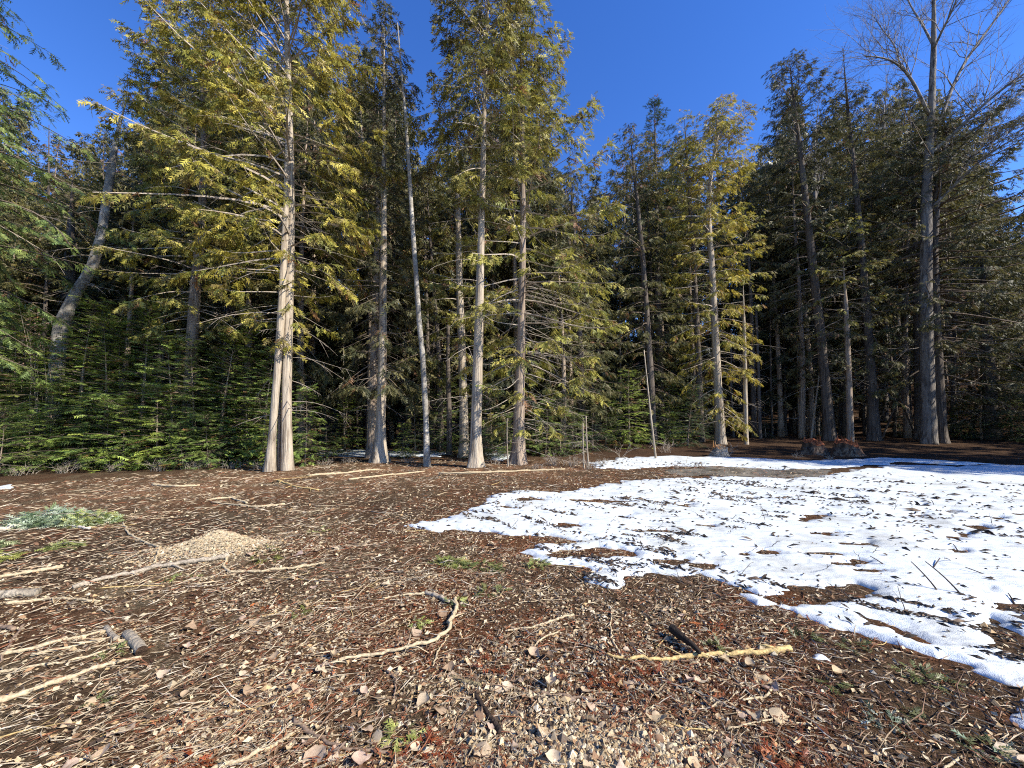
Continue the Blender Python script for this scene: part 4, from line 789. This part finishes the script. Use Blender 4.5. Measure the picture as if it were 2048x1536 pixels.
# ------------------------------------------------------------------ sticks lying about
def stick(pts, w0, w1, label, col, seed, group=None, twigs=0, lift=0.0, name='stick', peel=None):
    Q = np.array([gp(a, b_) for a, b_ in pts]); base = Q[0].copy(); n_ = max(12, len(pts) * 7); P = resample(Q, n_); rg2 = np.random.default_rng(seed); s = Q[:, 1].mean() / F
    R = np.linspace(w0, w1, n_) * .5 * s; L_ = np.linalg.norm(P[-1] - P[0]); P[:, :2] += rg2.normal(0, .007 * min(L_, 1), (n_, 2)); R = R * rg2.uniform(.8, 1.2, n_); P[:, 2] = gz(P[:, 0], P[:, 1]) + R * .8 + .004 + lift * np.sin(np.linspace(0, np.pi, n_)) * L_
    g = Geo(); g.add(*tube(P - base, R, 7, True, .2, rg2), col=col)
    for k in range(twigs):
        i = rg2.integers(2, n_ - 1); d = norm(P[i] - P[i - 1]); sd_ = np.array([-d[1], d[0], 0]) * rg2.choice([-1, 1]); e = P[i] + (d * .8 + sd_ * rg2.uniform(.3, .8)) * L_ * rg2.uniform(.08, .2); m_ = (P[i] + e) / 2 + np.array([0, 0, rg2.uniform(0, .03)]); e[2] = float(gz(e[0], e[1])) + rg2.uniform(.003, .04)
        g.add(*tube(np.array([P[i], m_, e]) - base, np.array([R[i] * .5, R[i] * .4, R[i] * .2]), 4), col=col)
    return obj(name, g.mesh(name, [M_WOOD]), None, base, label, 'stick' if name == 'stick' else 'twig', group)
TANW, YELW, GRYW, BRNW, DKW = (.52, .41, .25), (.60, .43, .18), (.40, .33, .24), (.26, .18, .12), (.08, .058, .045)
for k, (pts, w0, w1, lab, c, tw) in enumerate((
    ([(672, 1317), (730, 1305), (800, 1296), (860, 1284), (900, 1258), (915, 1215), (912, 1190)], 5, 9, 'long pale stick curving up to the right in an arc, foreground middle', TANW, 3),
    ([(855, 1181), (880, 1190), (902, 1200)], 9, 6, 'short grey brown stick arching over to the tip of the curved stick', GRYW, 0),
    ([(1567, 1291), (1480, 1298), (1390, 1301), (1300, 1307), (1240, 1306), (1205, 1296)], 11, 5, 'long yellow peeled stick, thick cut end to the right', YELW, 2),
    ([(1222, 1212), (1216, 1240), (1218, 1270), (1240, 1304)], 3, 4, 'thin twig rising from the left end of the yellow stick', TANW, 1),
    ([(165, 1172), (240, 1150), (330, 1130), (400, 1122), (465, 1119)], 8, 9, 'long grey branch lying just below the gravel mound', GRYW, 3),
    ([(468, 1117), (455, 1128), (470, 1140), (530, 1140), (600, 1131), (655, 1123)], 4, 5, 'thin twig hooked into a loop right of the grey branch', TANW, 0),
    ([(254, 1044), (268, 1066), (300, 1082), (330, 1092)], 3, 4, 'curved pale twig left of the gravel mound', TANW, 0), ([(330, 1092), (326, 1108), (322, 1122)], 5, 3, 'short forked twig against the left side of the mound', TANW, 1),
    ([(-20, 1066), (40, 1054), (90, 1047), (130, 1047), (190, 1056)], 10, 4, 'pale peeled stick lying across the cut boughs', (.60, .53, .42), 0),
    ([(15, 1151), (60, 1144), (110, 1136), (142, 1132)], 6, 8, 'pale thick stick above the weathered log on the left', TANW, 2),
    ([(30, 1202), (100, 1194), (160, 1192), (215, 1198)], 6, 4, 'pale stick running out right from the weathered log', TANW, 2),
    ([(-30, 1408), (60, 1380), (140, 1352), (210, 1326), (300, 1304)], 12, 6, 'longest tan stick running up to the short log stub', TANW, 2),
    ([(-20, 1335), (60, 1328), (160, 1312), (250, 1285)], 5, 4, 'long tan twig parallel to the longest stick, above it', TANW, 1), ([(20, 1302), (90, 1288), (150, 1272), (230, 1255)], 7, 5, 'bright straight stick ending at the crumbling wood piece', TANW, 1),
    ([(90, 1300), (150, 1288), (250, 1264)], 6, 4, 'bright short stick just below the straight one on the left', TANW, 0), ([(22, 1328), (40, 1285), (72, 1242)], 4, 5, 'brown stick crossing the long twigs near the left edge', BRNW, 1), ([(-20, 1240), (30, 1248), (52, 1252)], 7, 8, 'short brown stick at the left edge', BRNW, 0),
    ([(430, 1522), (470, 1508), (520, 1490), (580, 1462), (605, 1444)], 9, 6, 'pale stick near the bottom left pointing up right', TANW, 2), ([(602, 1422), (640, 1450), (690, 1474), (790, 1486)], 8, 6, 'dark brown stick slanting down at the lower left', BRNW, 2),
    ([(1010, 1252), (1060, 1248), (1110, 1232), (1145, 1223)], 3, 6, 'forked pale stick in the centre foreground', TANW, 2), ([(770, 1190), (820, 1184), (858, 1182)], 3, 5, 'straight twig left of the arching grey stick', TANW, 0),
    ([(1066, 1284), (1085, 1266), (1118, 1252)], 3, 3, 'thin twig above the cluster of mauve leaves', TANW, 0), ([(1080, 1370), (1130, 1377), (1180, 1383), (1205, 1388)], 6, 5, 'dark brown stick lying under the large mauve leaf', BRNW, 1),
    ([(900, 1262), (880, 1290), (870, 1320)], 3, 3, 'fine twig dropping from the curved stick', TANW, 0), ([(780, 1330), (800, 1345), (795, 1380)], 5, 3, 'forked brown twig below the curved stick', BRNW, 1),
    ([(1470, 1385), (1520, 1375), (1525, 1365)], 4, 4, 'white kinked twig right of the centre leaves', TANW, 1), ([(1310, 1345), (1400, 1375), (1450, 1400)], 3, 3, 'grey twig slanting across the right litter', GRYW, 1), ([(1730, 1385), (1790, 1435), (1830, 1470)], 4, 3, 'long dark twig slanting through the olive fronds', BRNW, 1),
    ([(1850, 1520), (1890, 1490)], 5, 4, 'pale twig in the lower right corner', TANW, 0), ([(1440, 1440), (1500, 1425), (1560, 1415)], 4, 3, 'tan twig in the lower right litter', TANW, 1), ([(1400, 1465), (1340, 1480)], 4, 3, 'tan twig above the gravel patch', TANW, 1),
    ([(310, 970), (360, 973), (405, 971)], 5, 4, 'pale stick on the dark earth left of the two stemmed cedar', TANW, 0), ([(420, 1000), (470, 995), (500, 1006)], 4, 4, 'bent stick on the dark earth below the two stemmed cedar', TANW, 2), ([(430, 1004), (520, 1014), (575, 1008)], 3, 4, 'long thin twig below the bent stick', TANW, 1),
    ([(560, 962), (600, 975), (640, 980)], 4, 3, 'tangled stick in the mossy twigs right of the two stemmed cedar', YELW, 3), ([(700, 960), (780, 950), (850, 943)], 4, 3, 'straight twig lying before the narrow cedar spire', TANW, 2), ([(880, 948), (960, 946), (1060, 942), (1130, 939)], 4, 3, 'long branch lying before the central cedar', TANW, 3), ([(620, 952), (700, 946), (760, 940)], 4, 3, 'pale branch on the needles before the wood edge', TANW, 2))):
    stick(pts, w0, w1, lab, c, 600 + k, None, tw, .02 if k in (0, 1) else 0)
# twigs standing out of or lying on the snow
for k, (a_, b_, hpx, lab) in enumerate((((1864, 1182), (1822, 1123), 14, 'thin dark twig leaning left out of the snow, left of the crossed pair'), ((1911, 1189), (1851, 1123), 16, 'thin dark twig leaning left out of the snow, right of the crossed pair'), ((1990, 1160), (1914, 1144), 5, 'arched dark twig lying on the snow'), ((1842, 1147), (1866, 1126), 8, 'kinked dark twig between the crossed pair'), ((2008, 1201), (2016, 1186), 8, 'small hooked twig on the dark gravel hole'),
                                        ((1720, 1010), (1718, 1000), 6, 'stub of a twig upright in the far snow'), ((1860, 1012), (1862, 1000), 12, 'thin upright stem in the far snow'), ((1672, 1028), (1700, 1012), 4, 'dark bent stick on the snow beside the debris mound'), ((1765, 1132), (1740, 1112), 6, 'short dark twig leaning in the snow'), ((1905, 1105), (1906, 1088), 10, 'dark stem in the debris at the snow rim'), ((1518, 1062), (1514, 1052), 5, 'little dark fork of twig on the snow'), ((1370, 928), (1378, 912), 22, 'pale stick poking up at the far snow bank'))):
    p0, p1 = gp(*a_), gp(*b_); g = Geo(); t = np.linspace(0, 1, 7)[:, None]; s = p0[1] / F
    far = np.array(pt(b_[0], b_[1], p0[1] + .1)) if k not in (2, 3, 7) else p1 + np.array([0, 0, .08])
    P = (far - p0) * t + np.array([0, 0, 1]) * hpx * s * .25 * np.sin(t * np.pi); P[0, 2] -= .02
    g.add(*tube(P, np.linspace(.0075, .004, 7), 5, True, .1), col=DKW if k != 11 else TANW); obj('twig', g.mesh('twig', [M_WOOD]), None, p0, lab, 'twig')
for k in range(56):
    for _ in range(30):
        r = 2.4 * (15 / 2.4) ** rg.uniform(); an = rg.uniform(-.2, .92); x, y = r * math.sin(an), r * math.cos(an)
        if float(snow_thick(np.array([x]), np.array([y]))[0]) > .01: break
    L_ = rg.uniform(.05, .28); up_ = rg.uniform(.1, 1.1); a_ = rg.uniform(0, 6.28); d = np.array([math.cos(a_), math.sin(a_), up_]); d /= np.linalg.norm(d); t = np.linspace(0, 1, 5)[:, None]; P = d * L_ * t + rg.normal(0, .012, (5, 3)) * t; P[0, 2] -= .03
    g = Geo(); g.add(*tube(P, np.linspace(.0035, .0016, 5) * (1 + r * .035), 4), col=DKW); e = P[2] + norm(d + rg.normal(0, .6, 3)) * L_ * .4; g.add(*tube(np.array([P[2], e]), np.array([.0025, .0012]) * (1 + r * .035), 3), col=DKW)
    o = obj('twig', g.mesh('twig', [M_WOOD]), None, (x, y, float(gz(x, y)) + .03), 'small dark twig sticking out of the snow', 'twig', 'dark twigs sticking out of the snow')
# scattered dry twigs, told apart only by where they lie
for k in range(190):
    r = 1.75 * (13 / 1.75) ** rg.uniform(); an = rg.uniform(-1.02, .55) if r > 4 else rg.uniform(-1.0, 1.0); x, y = r * math.sin(an), r * math.cos(an)
    if float(snow_thick(np.array([x]), np.array([y]))[0]) > -.01: continue
    L_ = rg.uniform(.12, .45) * (1 + r * .12); a_ = rg.normal(.35, .5) if x < -.3 else rg.uniform(0, 3.14); n_ = 7; t = np.linspace(-.5, .5, n_); bend = rg.normal(0, .25)
    X = L_ * t; Yy = L_ * bend * (t ** 2 - .1) + rg.normal(0, .006, n_); P = np.stack([X * math.cos(a_) - Yy * math.sin(a_), X * math.sin(a_) + Yy * math.cos(a_), 0 * X], 1); P[:, 2] = gz(x + P[:, 0], y + P[:, 1]) + .006; z0 = float(gz(x, y)); P[:, 2] -= z0
    rr = rg.uniform(.0022, .005) * (1 + r * .10); g = Geo(); c = np.array((TANW, TANW, YELW, GRYW, BRNW)[rg.integers(0, 5)]) * rg.uniform(.7, 1.15); g.add(*tube(P, np.linspace(rr, rr * .4, n_), 5, True, .12), col=c)
    if rg.uniform() < .5:
        i = rg.integers(2, 5); e = P[i] + np.array([math.cos(a_ + .7), math.sin(a_ + .7), .15]) * L_ * .3; g.add(*tube(np.array([P[i], e]), np.array([rr * .6, rr * .2]), 3), col=c)
    obj('dry_twig', g.mesh('dry_twig', [M_WOOD]), None, (x, y, z0), 'dry fallen twig lying on the brown needle litter', 'twig', 'dry twigs scattered over the litter')

# ------------------------------------------------------------------ dead leaves
ml, n, l, b = mat_new('dead leaf'); oi = n.new('ShaderNodeObjectInfo'); tc = n.new('ShaderNodeTexCoord')
rc = ramp(n, l, oi.outputs['Random'], [(0, (.50, .36, .25)), (.25, (.60, .46, .27)), (.5, (.52, .37, .29)), (.75, (.68, .55, .36)), (1, (.34, .21, .12))])
s1 = noise_node(n, l, 30, 4, tc.outputs['Object']); s2 = ramp(n, l, s1.outputs[0], [(.3, (.6,) * 3), (.65, (1.15,) * 3)]); l.new(mix(n, l, rc.outputs[0], s2.outputs[0], 1.0, 'MULTIPLY'), b.inputs['Base Color']); b.inputs['Roughness'].default_value = .6
t_ = n.new('ShaderNodeBsdfTranslucent'); l.new(rc.outputs[0], t_.inputs[0]); xs = n.new('ShaderNodeMixShader'); xs.inputs[0].default_value = .22; l.new(b.outputs[0], xs.inputs[1]); l.new(t_.outputs[0], xs.inputs[2]); l.new(xs.outputs[0], n['Material Output'].inputs['Surface'])
def leaf_mesh(seed):
    rg2 = np.random.default_rng(seed); n_ = 9; t = np.linspace(0, 1, n_); w = .44 * np.sin(np.pi * t ** .62) ** 1.15 * (1 - .15 * t); cl = rg2.uniform(.3, 1.7); cs = rg2.uniform(-.9, 1.1); tw = rg2.normal(0, .5); V = []
    for i in range(n_):
        zc = .10 * cl * (2 * t[i] - 1) ** 2 * 1.6 + .05
        for j, s in enumerate((-1, -.5, 0, .5, 1)):
            yy = w[i] * s * rg2.uniform(.9, 1.08); V.append((t[i] - .5, yy * (1 - .25 * cs * abs(s)), zc + cs * abs(s) ** 1.5 * w[i] * .8 + tw * s * w[i] * (t[i] - .4) + rg2.normal(0, .04) - .03 * (s == 0)))
    V = np.array(V); i = np.arange(n_ - 1)[:, None] * 5 + np.arange(4)[None]; q = np.stack([i, i + 1, i + 6, i + 5], -1).reshape(-1, 4)
    st_v, st_f = tube(np.array([(-.5, 0, V[2, 2]), (-.7, .03, V[2, 2] + .03), (-.85, .02, .03)]), .012, 3); return make_mesh('dead_leaf', np.concatenate([V, st_v]), [q] + [f + len(V) for f in st_f], [ml])
LEAF = [leaf_mesh(800 + k) for k in range(9)]
def leaf(px, py, wpx, label, group=None, k=None, rot=None, tilt=None):
    p = gp(px, py); s = wpx * p[1] / F; k = rg.integers(0, 9) if k is None else k
    o = obj('dead_leaf', LEAF[k], None, (p[0], p[1], p[2] + .012), label, 'leaf', group); o.scale = (s, s, s); tl = tilt or (rg.normal(.05, .22), rg.normal(.08, .22)); o.rotation_euler = (tl[0], tl[1], rg.uniform(0, 6.28) if rot is None else rot); return o
for k, (px, py, w_, lab) in enumerate(((1097, 1352, 42, 'large mauve grey leaf with dark veins, centre foreground'), (1070, 1300, 34, 'pale leaf with a dark slit above the mauve leaf'), (1099, 1307, 30, 'pinkish leaf right beside the slit leaf'), (885, 1400, 44, 'pale folded leaf left of the dark damp stick'), (850, 1395, 40, 'cream leaf leaning against the pale folded one'), (952, 1412, 40, 'mauve leaf at the left side of the dark damp stick'), (963, 1482, 46, 'broad striped leaf at the bottom centre'), (650, 1492, 60, 'wide curled leaf at the bottom left of centre'), (733, 1500, 44, 'grey leaf right of the wide curled one'), (905, 1342, 26, 'small pinkish leaf at the end of the peeled stub'), (1178, 1424, 34, 'pale yellow leaf above the gravel patch'), (1238, 1520, 52, 'tan leaf at the bottom edge on the gravel patch'), (1306, 1424, 46, 'upright pale leaf right of the gravel patch'), (270, 1442, 48, 'pinkish leaf in the lower left twigs'), (225, 1496, 50, 'curled tan leaf near the bottom left'), (215, 1500, 40, 'grey brown leaf touching the curled tan one at bottom left'), (1510, 1346, 40, 'draped grey leaf below the yellow stick'), (1392, 1350, 34, 'cream leaf under the dark bark piece'), (1372, 1350, 30, 'folded leaf left of the cream leaf under the bark piece'), (920, 1440, 38, 'pale grey leaf in front of the dark damp stick'), (1100, 1494, 40, 'leaf on the left rim of the gravel patch'), (690, 1480, 44, 'cream leaf by the dark brown slanting stick'), (520, 1238, 30, 'pinkish leaf near the red sprays on the left'), (1985, 1490, 50, 'white edged leaf in the lower right corner'), (2020, 1505, 44, 'curled pale leaf in the lower right corner'), (1540, 1420, 42, 'spotted cream leaf in the lower right litter'), (1490, 1410, 36, 'mauve leaf left of the spotted cream leaf'), (840, 1478, 30, 'small cream leaf right of the slanting stick'), (755, 1466, 46, 'pale crumpled leaf between the slanting stick and the cut stems'))):
    leaf(px, py, w_ * .86, lab)
for k in range(130):
    py = HOR + 200 + 520 * rg.uniform() ** .8; px = rg.normal(1000, 520)
    if not -20 < px < 2070: continue
    p = gp(px, py)
    if float(snow_thick(np.array([p[0]]), np.array([p[1]]))[0]) > -.01: continue
    leaf(px, py, rg.uniform(11, 33) * min(1, (py - HOR) / 520 + .1), 'dry curled dead leaf lying on the gravel and needle litter', 'dead leaves scattered over the litter')

# ------------------------------------------------------------------ gravel, needles and chips nobody could count
def scatter(n_, r0, r1, a0=-1.05, a1=1.05, mask=None, pw=1.0):
    r = r0 * (r1 / r0) ** (RNG.uniform(0, 1, n_) ** pw); a_ = RNG.uniform(a0, a1, n_); x = r * np.sin(a_); y = r * np.cos(a_)
    ok = snow_thick(x, y) < -.02
    if mask is not None: ok &= RNG.uniform(0, 1, n_) < mask(x, y)
    return x[ok], y[ok]
def pebble_mask(x, y):
    px = W / 2 + F * x / y; r = np.hypot(x, y); m = .16 + .8 * sat((fbm(x * 2, y * 2, 131, 3) - .42) * 5)
    m = m + 2 * np.exp(-(((x - MOUND[0]) / .62) ** 2 + ((y - MOUND[1]) / .42) ** 2)) + 2 * np.exp(-(((x - PATCH[0]) / .48) ** 2 + ((y - PATCH[1]) / .24) ** 2))
    return sat(m) * sat((8.5 - r) / 3)
OCT = np.array([(1, 0, 0), (-1, 0, 0), (0, 1, 0), (0, -1, 0), (0, 0, 1), (0, 0, -1)], float); OF = np.array([(0, 2, 4), (2, 1, 4), (1, 3, 4), (3, 0, 4), (2, 0, 5), (1, 2, 5), (3, 1, 5), (0, 3, 5)])
CUBO = np.array([(x_, y_, z_) for x_ in (-1, 1) for y_ in (-1, 1) for z_ in (-1, 1)], float) / 1.5
x, y = scatter(72000, 1.55, 8.5, mask=pebble_mask)
for (cx, cy), (ax_, ay_), m_ in ((MOUND, (.50, .32), 9000), (PATCH, (.46, .22), 5500)):
    x = np.r_[x, cx + RNG.normal(0, ax_ * .62, m_)]; y = np.r_[y, cy + RNG.normal(0, ay_ * .62, m_)]
n_ = len(x); r = np.hypot(x, y)
sz = np.minimum(RNG.lognormal(-4.85, .45, n_), .03) * (1 + .05 * r); mo = np.exp(-(((x - MOUND[0]) / .6) ** 2 + ((y - MOUND[1]) / .42) ** 2))
V = OCT[None] * RNG.uniform(.65, 1.2, (n_, 6, 1)) + RNG.normal(0, .12, (n_, 6, 3)); V *= np.stack([np.ones(n_), RNG.uniform(.6, 1, n_), RNG.uniform(.4, .8, n_)], 1)[:, None]
a_ = RNG.uniform(0, 6.28, n_); c_, s_ = np.cos(a_)[:, None], np.sin(a_)[:, None]; V = np.stack([V[..., 0] * c_ - V[..., 1] * s_, V[..., 0] * s_ + V[..., 1] * c_, V[..., 2]], -1) * sz[:, None, None] + np.stack([x, y, gz(x, y) + sz * .18], 1)[:, None]
PC = np.array((1.06, .98, .80)) * np.array([(.46, .40, .30), (.34, .27, .18), (.56, .51, .43), (.26, .22, .18), (.43, .31, .18), (.14, .11, .09), (.24, .15, .095)]); c = PC[RNG.choice(7, n_, p=[.22, .2, .13, .14, .12, .1, .09])] * RNG.uniform(.7, 1.2, (n_, 1)); c = c + (np.array((.46, .37, .23)) - c) * (mo * .6)[:, None]
obj('gravel', make_mesh('gravel', V.reshape(-1, 3), [(np.arange(n_)[:, None, None] * 6 + OF).reshape(-1, 3)], [M_STONE], None, False, np.repeat(c, 6, 0)), kind='stuff')
# needle and twig litter: thin three-sided slivers
x, y = scatter(100000, 1.55, 15.5, mask=lambda x, y: sat(.55 + .8 * (fbm(x * 1.5, y * 1.5, 141, 3) - .4) * 2) * (1 - .93 * sat(1.6 * np.exp(-(((x - MOUND[0]) / .6) ** 2 + ((y - MOUND[1]) / .4) ** 2)) + 1.5 * np.exp(-(((x - PATCH[0]) / .5) ** 2 + ((y - PATCH[1]) / .26) ** 2))))); n_ = len(x); r = np.hypot(x, y); px = W / 2 + F * x / y
L_ = np.minimum(RNG.lognormal(-3.25, .6, n_), .33) * (1 + .06 * r); w_ = np.clip(L_ * .018, .0007, .0022) * (1 + .22 * r); a_ = np.where(px < 900, RNG.normal(.45, .8, n_), RNG.uniform(0, 3.14, n_)); tl = RNG.normal(.05, .16, n_)
d = np.stack([np.cos(a_) * np.cos(tl), np.sin(a_) * np.cos(tl), np.sin(tl)], 1); sd_ = np.stack([-np.sin(a_), np.cos(a_), 0 * a_], 1); c0 = np.stack([x, y, gz(x, y) + .003 + np.abs(np.sin(tl)) * L_ * .5 + RNG.uniform(0, .008, n_)], 1)
up = np.array([0, 0, 1.]); bow = RNG.normal(0, .1, n_)[:, None] * L_[:, None] * sd_
V = np.stack([c0 - d * L_[:, None] / 2, c0 + sd_ * w_[:, None] + bow, c0 - sd_ * w_[:, None] + bow, c0 + up * w_[:, None] * 1.2 + bow, c0 + d * L_[:, None] / 2], 1)
SF = np.array([(0, 2, 3), (0, 3, 1), (4, 3, 2), (4, 1, 3)])
left = sat((1050 - px) / 700); pal = np.array([(.50, .40, .26), (.38, .27, .16), (.23, .14, .085), (.25, .10, .05), (.58, .49, .36)])
u = RNG.uniform(0, 1, n_); k = np.where(u < .20 + .22 * left, 0, np.where(u < .40 + .2 * left, 1, np.where(u < .70 + .1 * left, 2, np.where(u < .90 + .02 * left, 3, 4)))); c = pal[k] * RNG.uniform(.6, 1.15, (n_, 1))
obj('twig_litter', make_mesh('twig_litter', V.reshape(-1, 3), [(np.arange(n_)[:, None, None] * 5 + SF).reshape(-1, 3)], [M_STUFF], None, False, np.repeat(c, 5, 0)), kind='stuff')
# rusty cedar flakes
x, y = scatter(17000, 1.55, 9.5, mask=lambda x, y: sat((fbm(x * 1.7, y * 1.7, 101, 4) - .40) * 4) * sat((W / 2 + F * x / y - 100) / 800 + .2)); n_ = len(x); g = Geo()
place_fronds(g, T_CEDAR_LO, np.stack([x, y, gz(x, y) + RNG.uniform(.004, .016, n_)], 1), np.stack([RNG.normal(0, 1, n_), RNG.normal(0, 1, n_), RNG.normal(.08, .18, n_)], 1), np.stack([RNG.normal(0, .3, n_), RNG.normal(0, .3, n_), np.ones(n_)], 1), RNG.uniform(.018, .05, n_) * (1 + .06 * np.hypot(x, y)),
             np.array([(.24, .080, .034), (.17, .06, .03), (.32, .13, .06), (.13, .06, .035)])[RNG.integers(0, 4, n_)] * RNG.uniform(.6, 1.2, (n_, 1)), RNG)
obj('cedar_litter', g.mesh('cedar_litter', [M_STUFF], False), kind='stuff')
# chips and scraps of leaf and bark
x, y = scatter(15000, 1.55, 13); n_ = len(x); r = np.hypot(x, y); s = RNG.uniform(.005, .019, n_) * (1 + .10 * r); A = norm(np.stack([RNG.normal(0, 1, n_), RNG.normal(0, 1, n_), RNG.normal(0, .35, n_)], 1)); B = norm(np.cross(np.stack([RNG.normal(0, .4, n_), RNG.normal(0, .4, n_), np.ones(n_)], 1), A)); c0 = np.stack([x, y, gz(x, y) + .006 + s * .25], 1)
V = np.stack([c0 - A * s[:, None], c0 + B * s[:, None] * .55, c0 + A * s[:, None] * 1.1, c0 - B * s[:, None] * .5 + np.array([0, 0, 1]) * s[:, None] * .3], 1)
c = np.array([(.48, .36, .21), (.30, .18, .095), (.60, .48, .30), (.07, .048, .033), (.16, .09, .052)])[RNG.integers(0, 5, n_)] * RNG.uniform(.7, 1.2, (n_, 1))
obj('leaf_chips', make_mesh('leaf_chips', V.reshape(-1, 3), [(np.arange(n_)[:, None, None] * 4 + np.array([(0, 1, 2), (0, 2, 3)])).reshape(-1, 3)], [M_STUFF], None, False, np.repeat(c, 4, 0)), kind='stuff')
r = 2.6 * (16 / 2.6) ** RNG.uniform(0, 1, 60000); a_ = RNG.uniform(-.25, .98, 60000); x, y = r * np.sin(a_), r * np.cos(a_); t = snow_thick(x, y); sx = .75 * x - .66 * y; sy = .66 * x + .75 * y
fine = fbm(sx * 1.1 + 11, sy * 8, 63, 2); patch_ = sat((.60 - fbm(x * .45 + 2, y * .45, 66, 2)) * 5); ok = (t > .004) & (RNG.uniform(0, 1, 60000) < sat((fine - .63) * 9) * patch_ + .03)
x, y, t, r = x[ok], y[ok], t[ok], r[ok]; n_ = len(x); L_ = RNG.lognormal(-3.5, .5, n_) * (1 + .10 * r); w_ = L_ * .10 + .0008 * r; a_ = np.where(RNG.uniform(0, 1, n_) < .6, RNG.normal(-.72, .35, n_), RNG.uniform(0, 3.14, n_)); tl = RNG.normal(.05, .2, n_)
d = np.stack([np.cos(a_) * np.cos(tl), np.sin(a_) * np.cos(tl), np.sin(tl)], 1); sd_ = np.stack([-np.sin(a_), np.cos(a_), 0 * a_], 1); c0 = np.stack([x, y, gz(x, y) + t + .002 + np.abs(np.sin(tl)) * L_ * .5], 1)
V = np.stack([c0 - d * L_[:, None] / 2, c0 + sd_ * w_[:, None], c0 - sd_ * w_[:, None], c0 + up * w_[:, None] * 1.2, c0 + d * L_[:, None] / 2], 1); c = np.array([(.07, .05, .035), (.11, .075, .05), (.05, .036, .027), (.17, .12, .08)])[RNG.integers(0, 4, n_)] * RNG.uniform(.7, 1.2, (n_, 1))
obj('needle_debris', make_mesh('needle_debris', V.reshape(-1, 3), [(np.arange(n_)[:, None, None] * 5 + SF).reshape(-1, 3)], [M_STUFF], None, False, np.repeat(c, 5, 0)), kind='stuff')
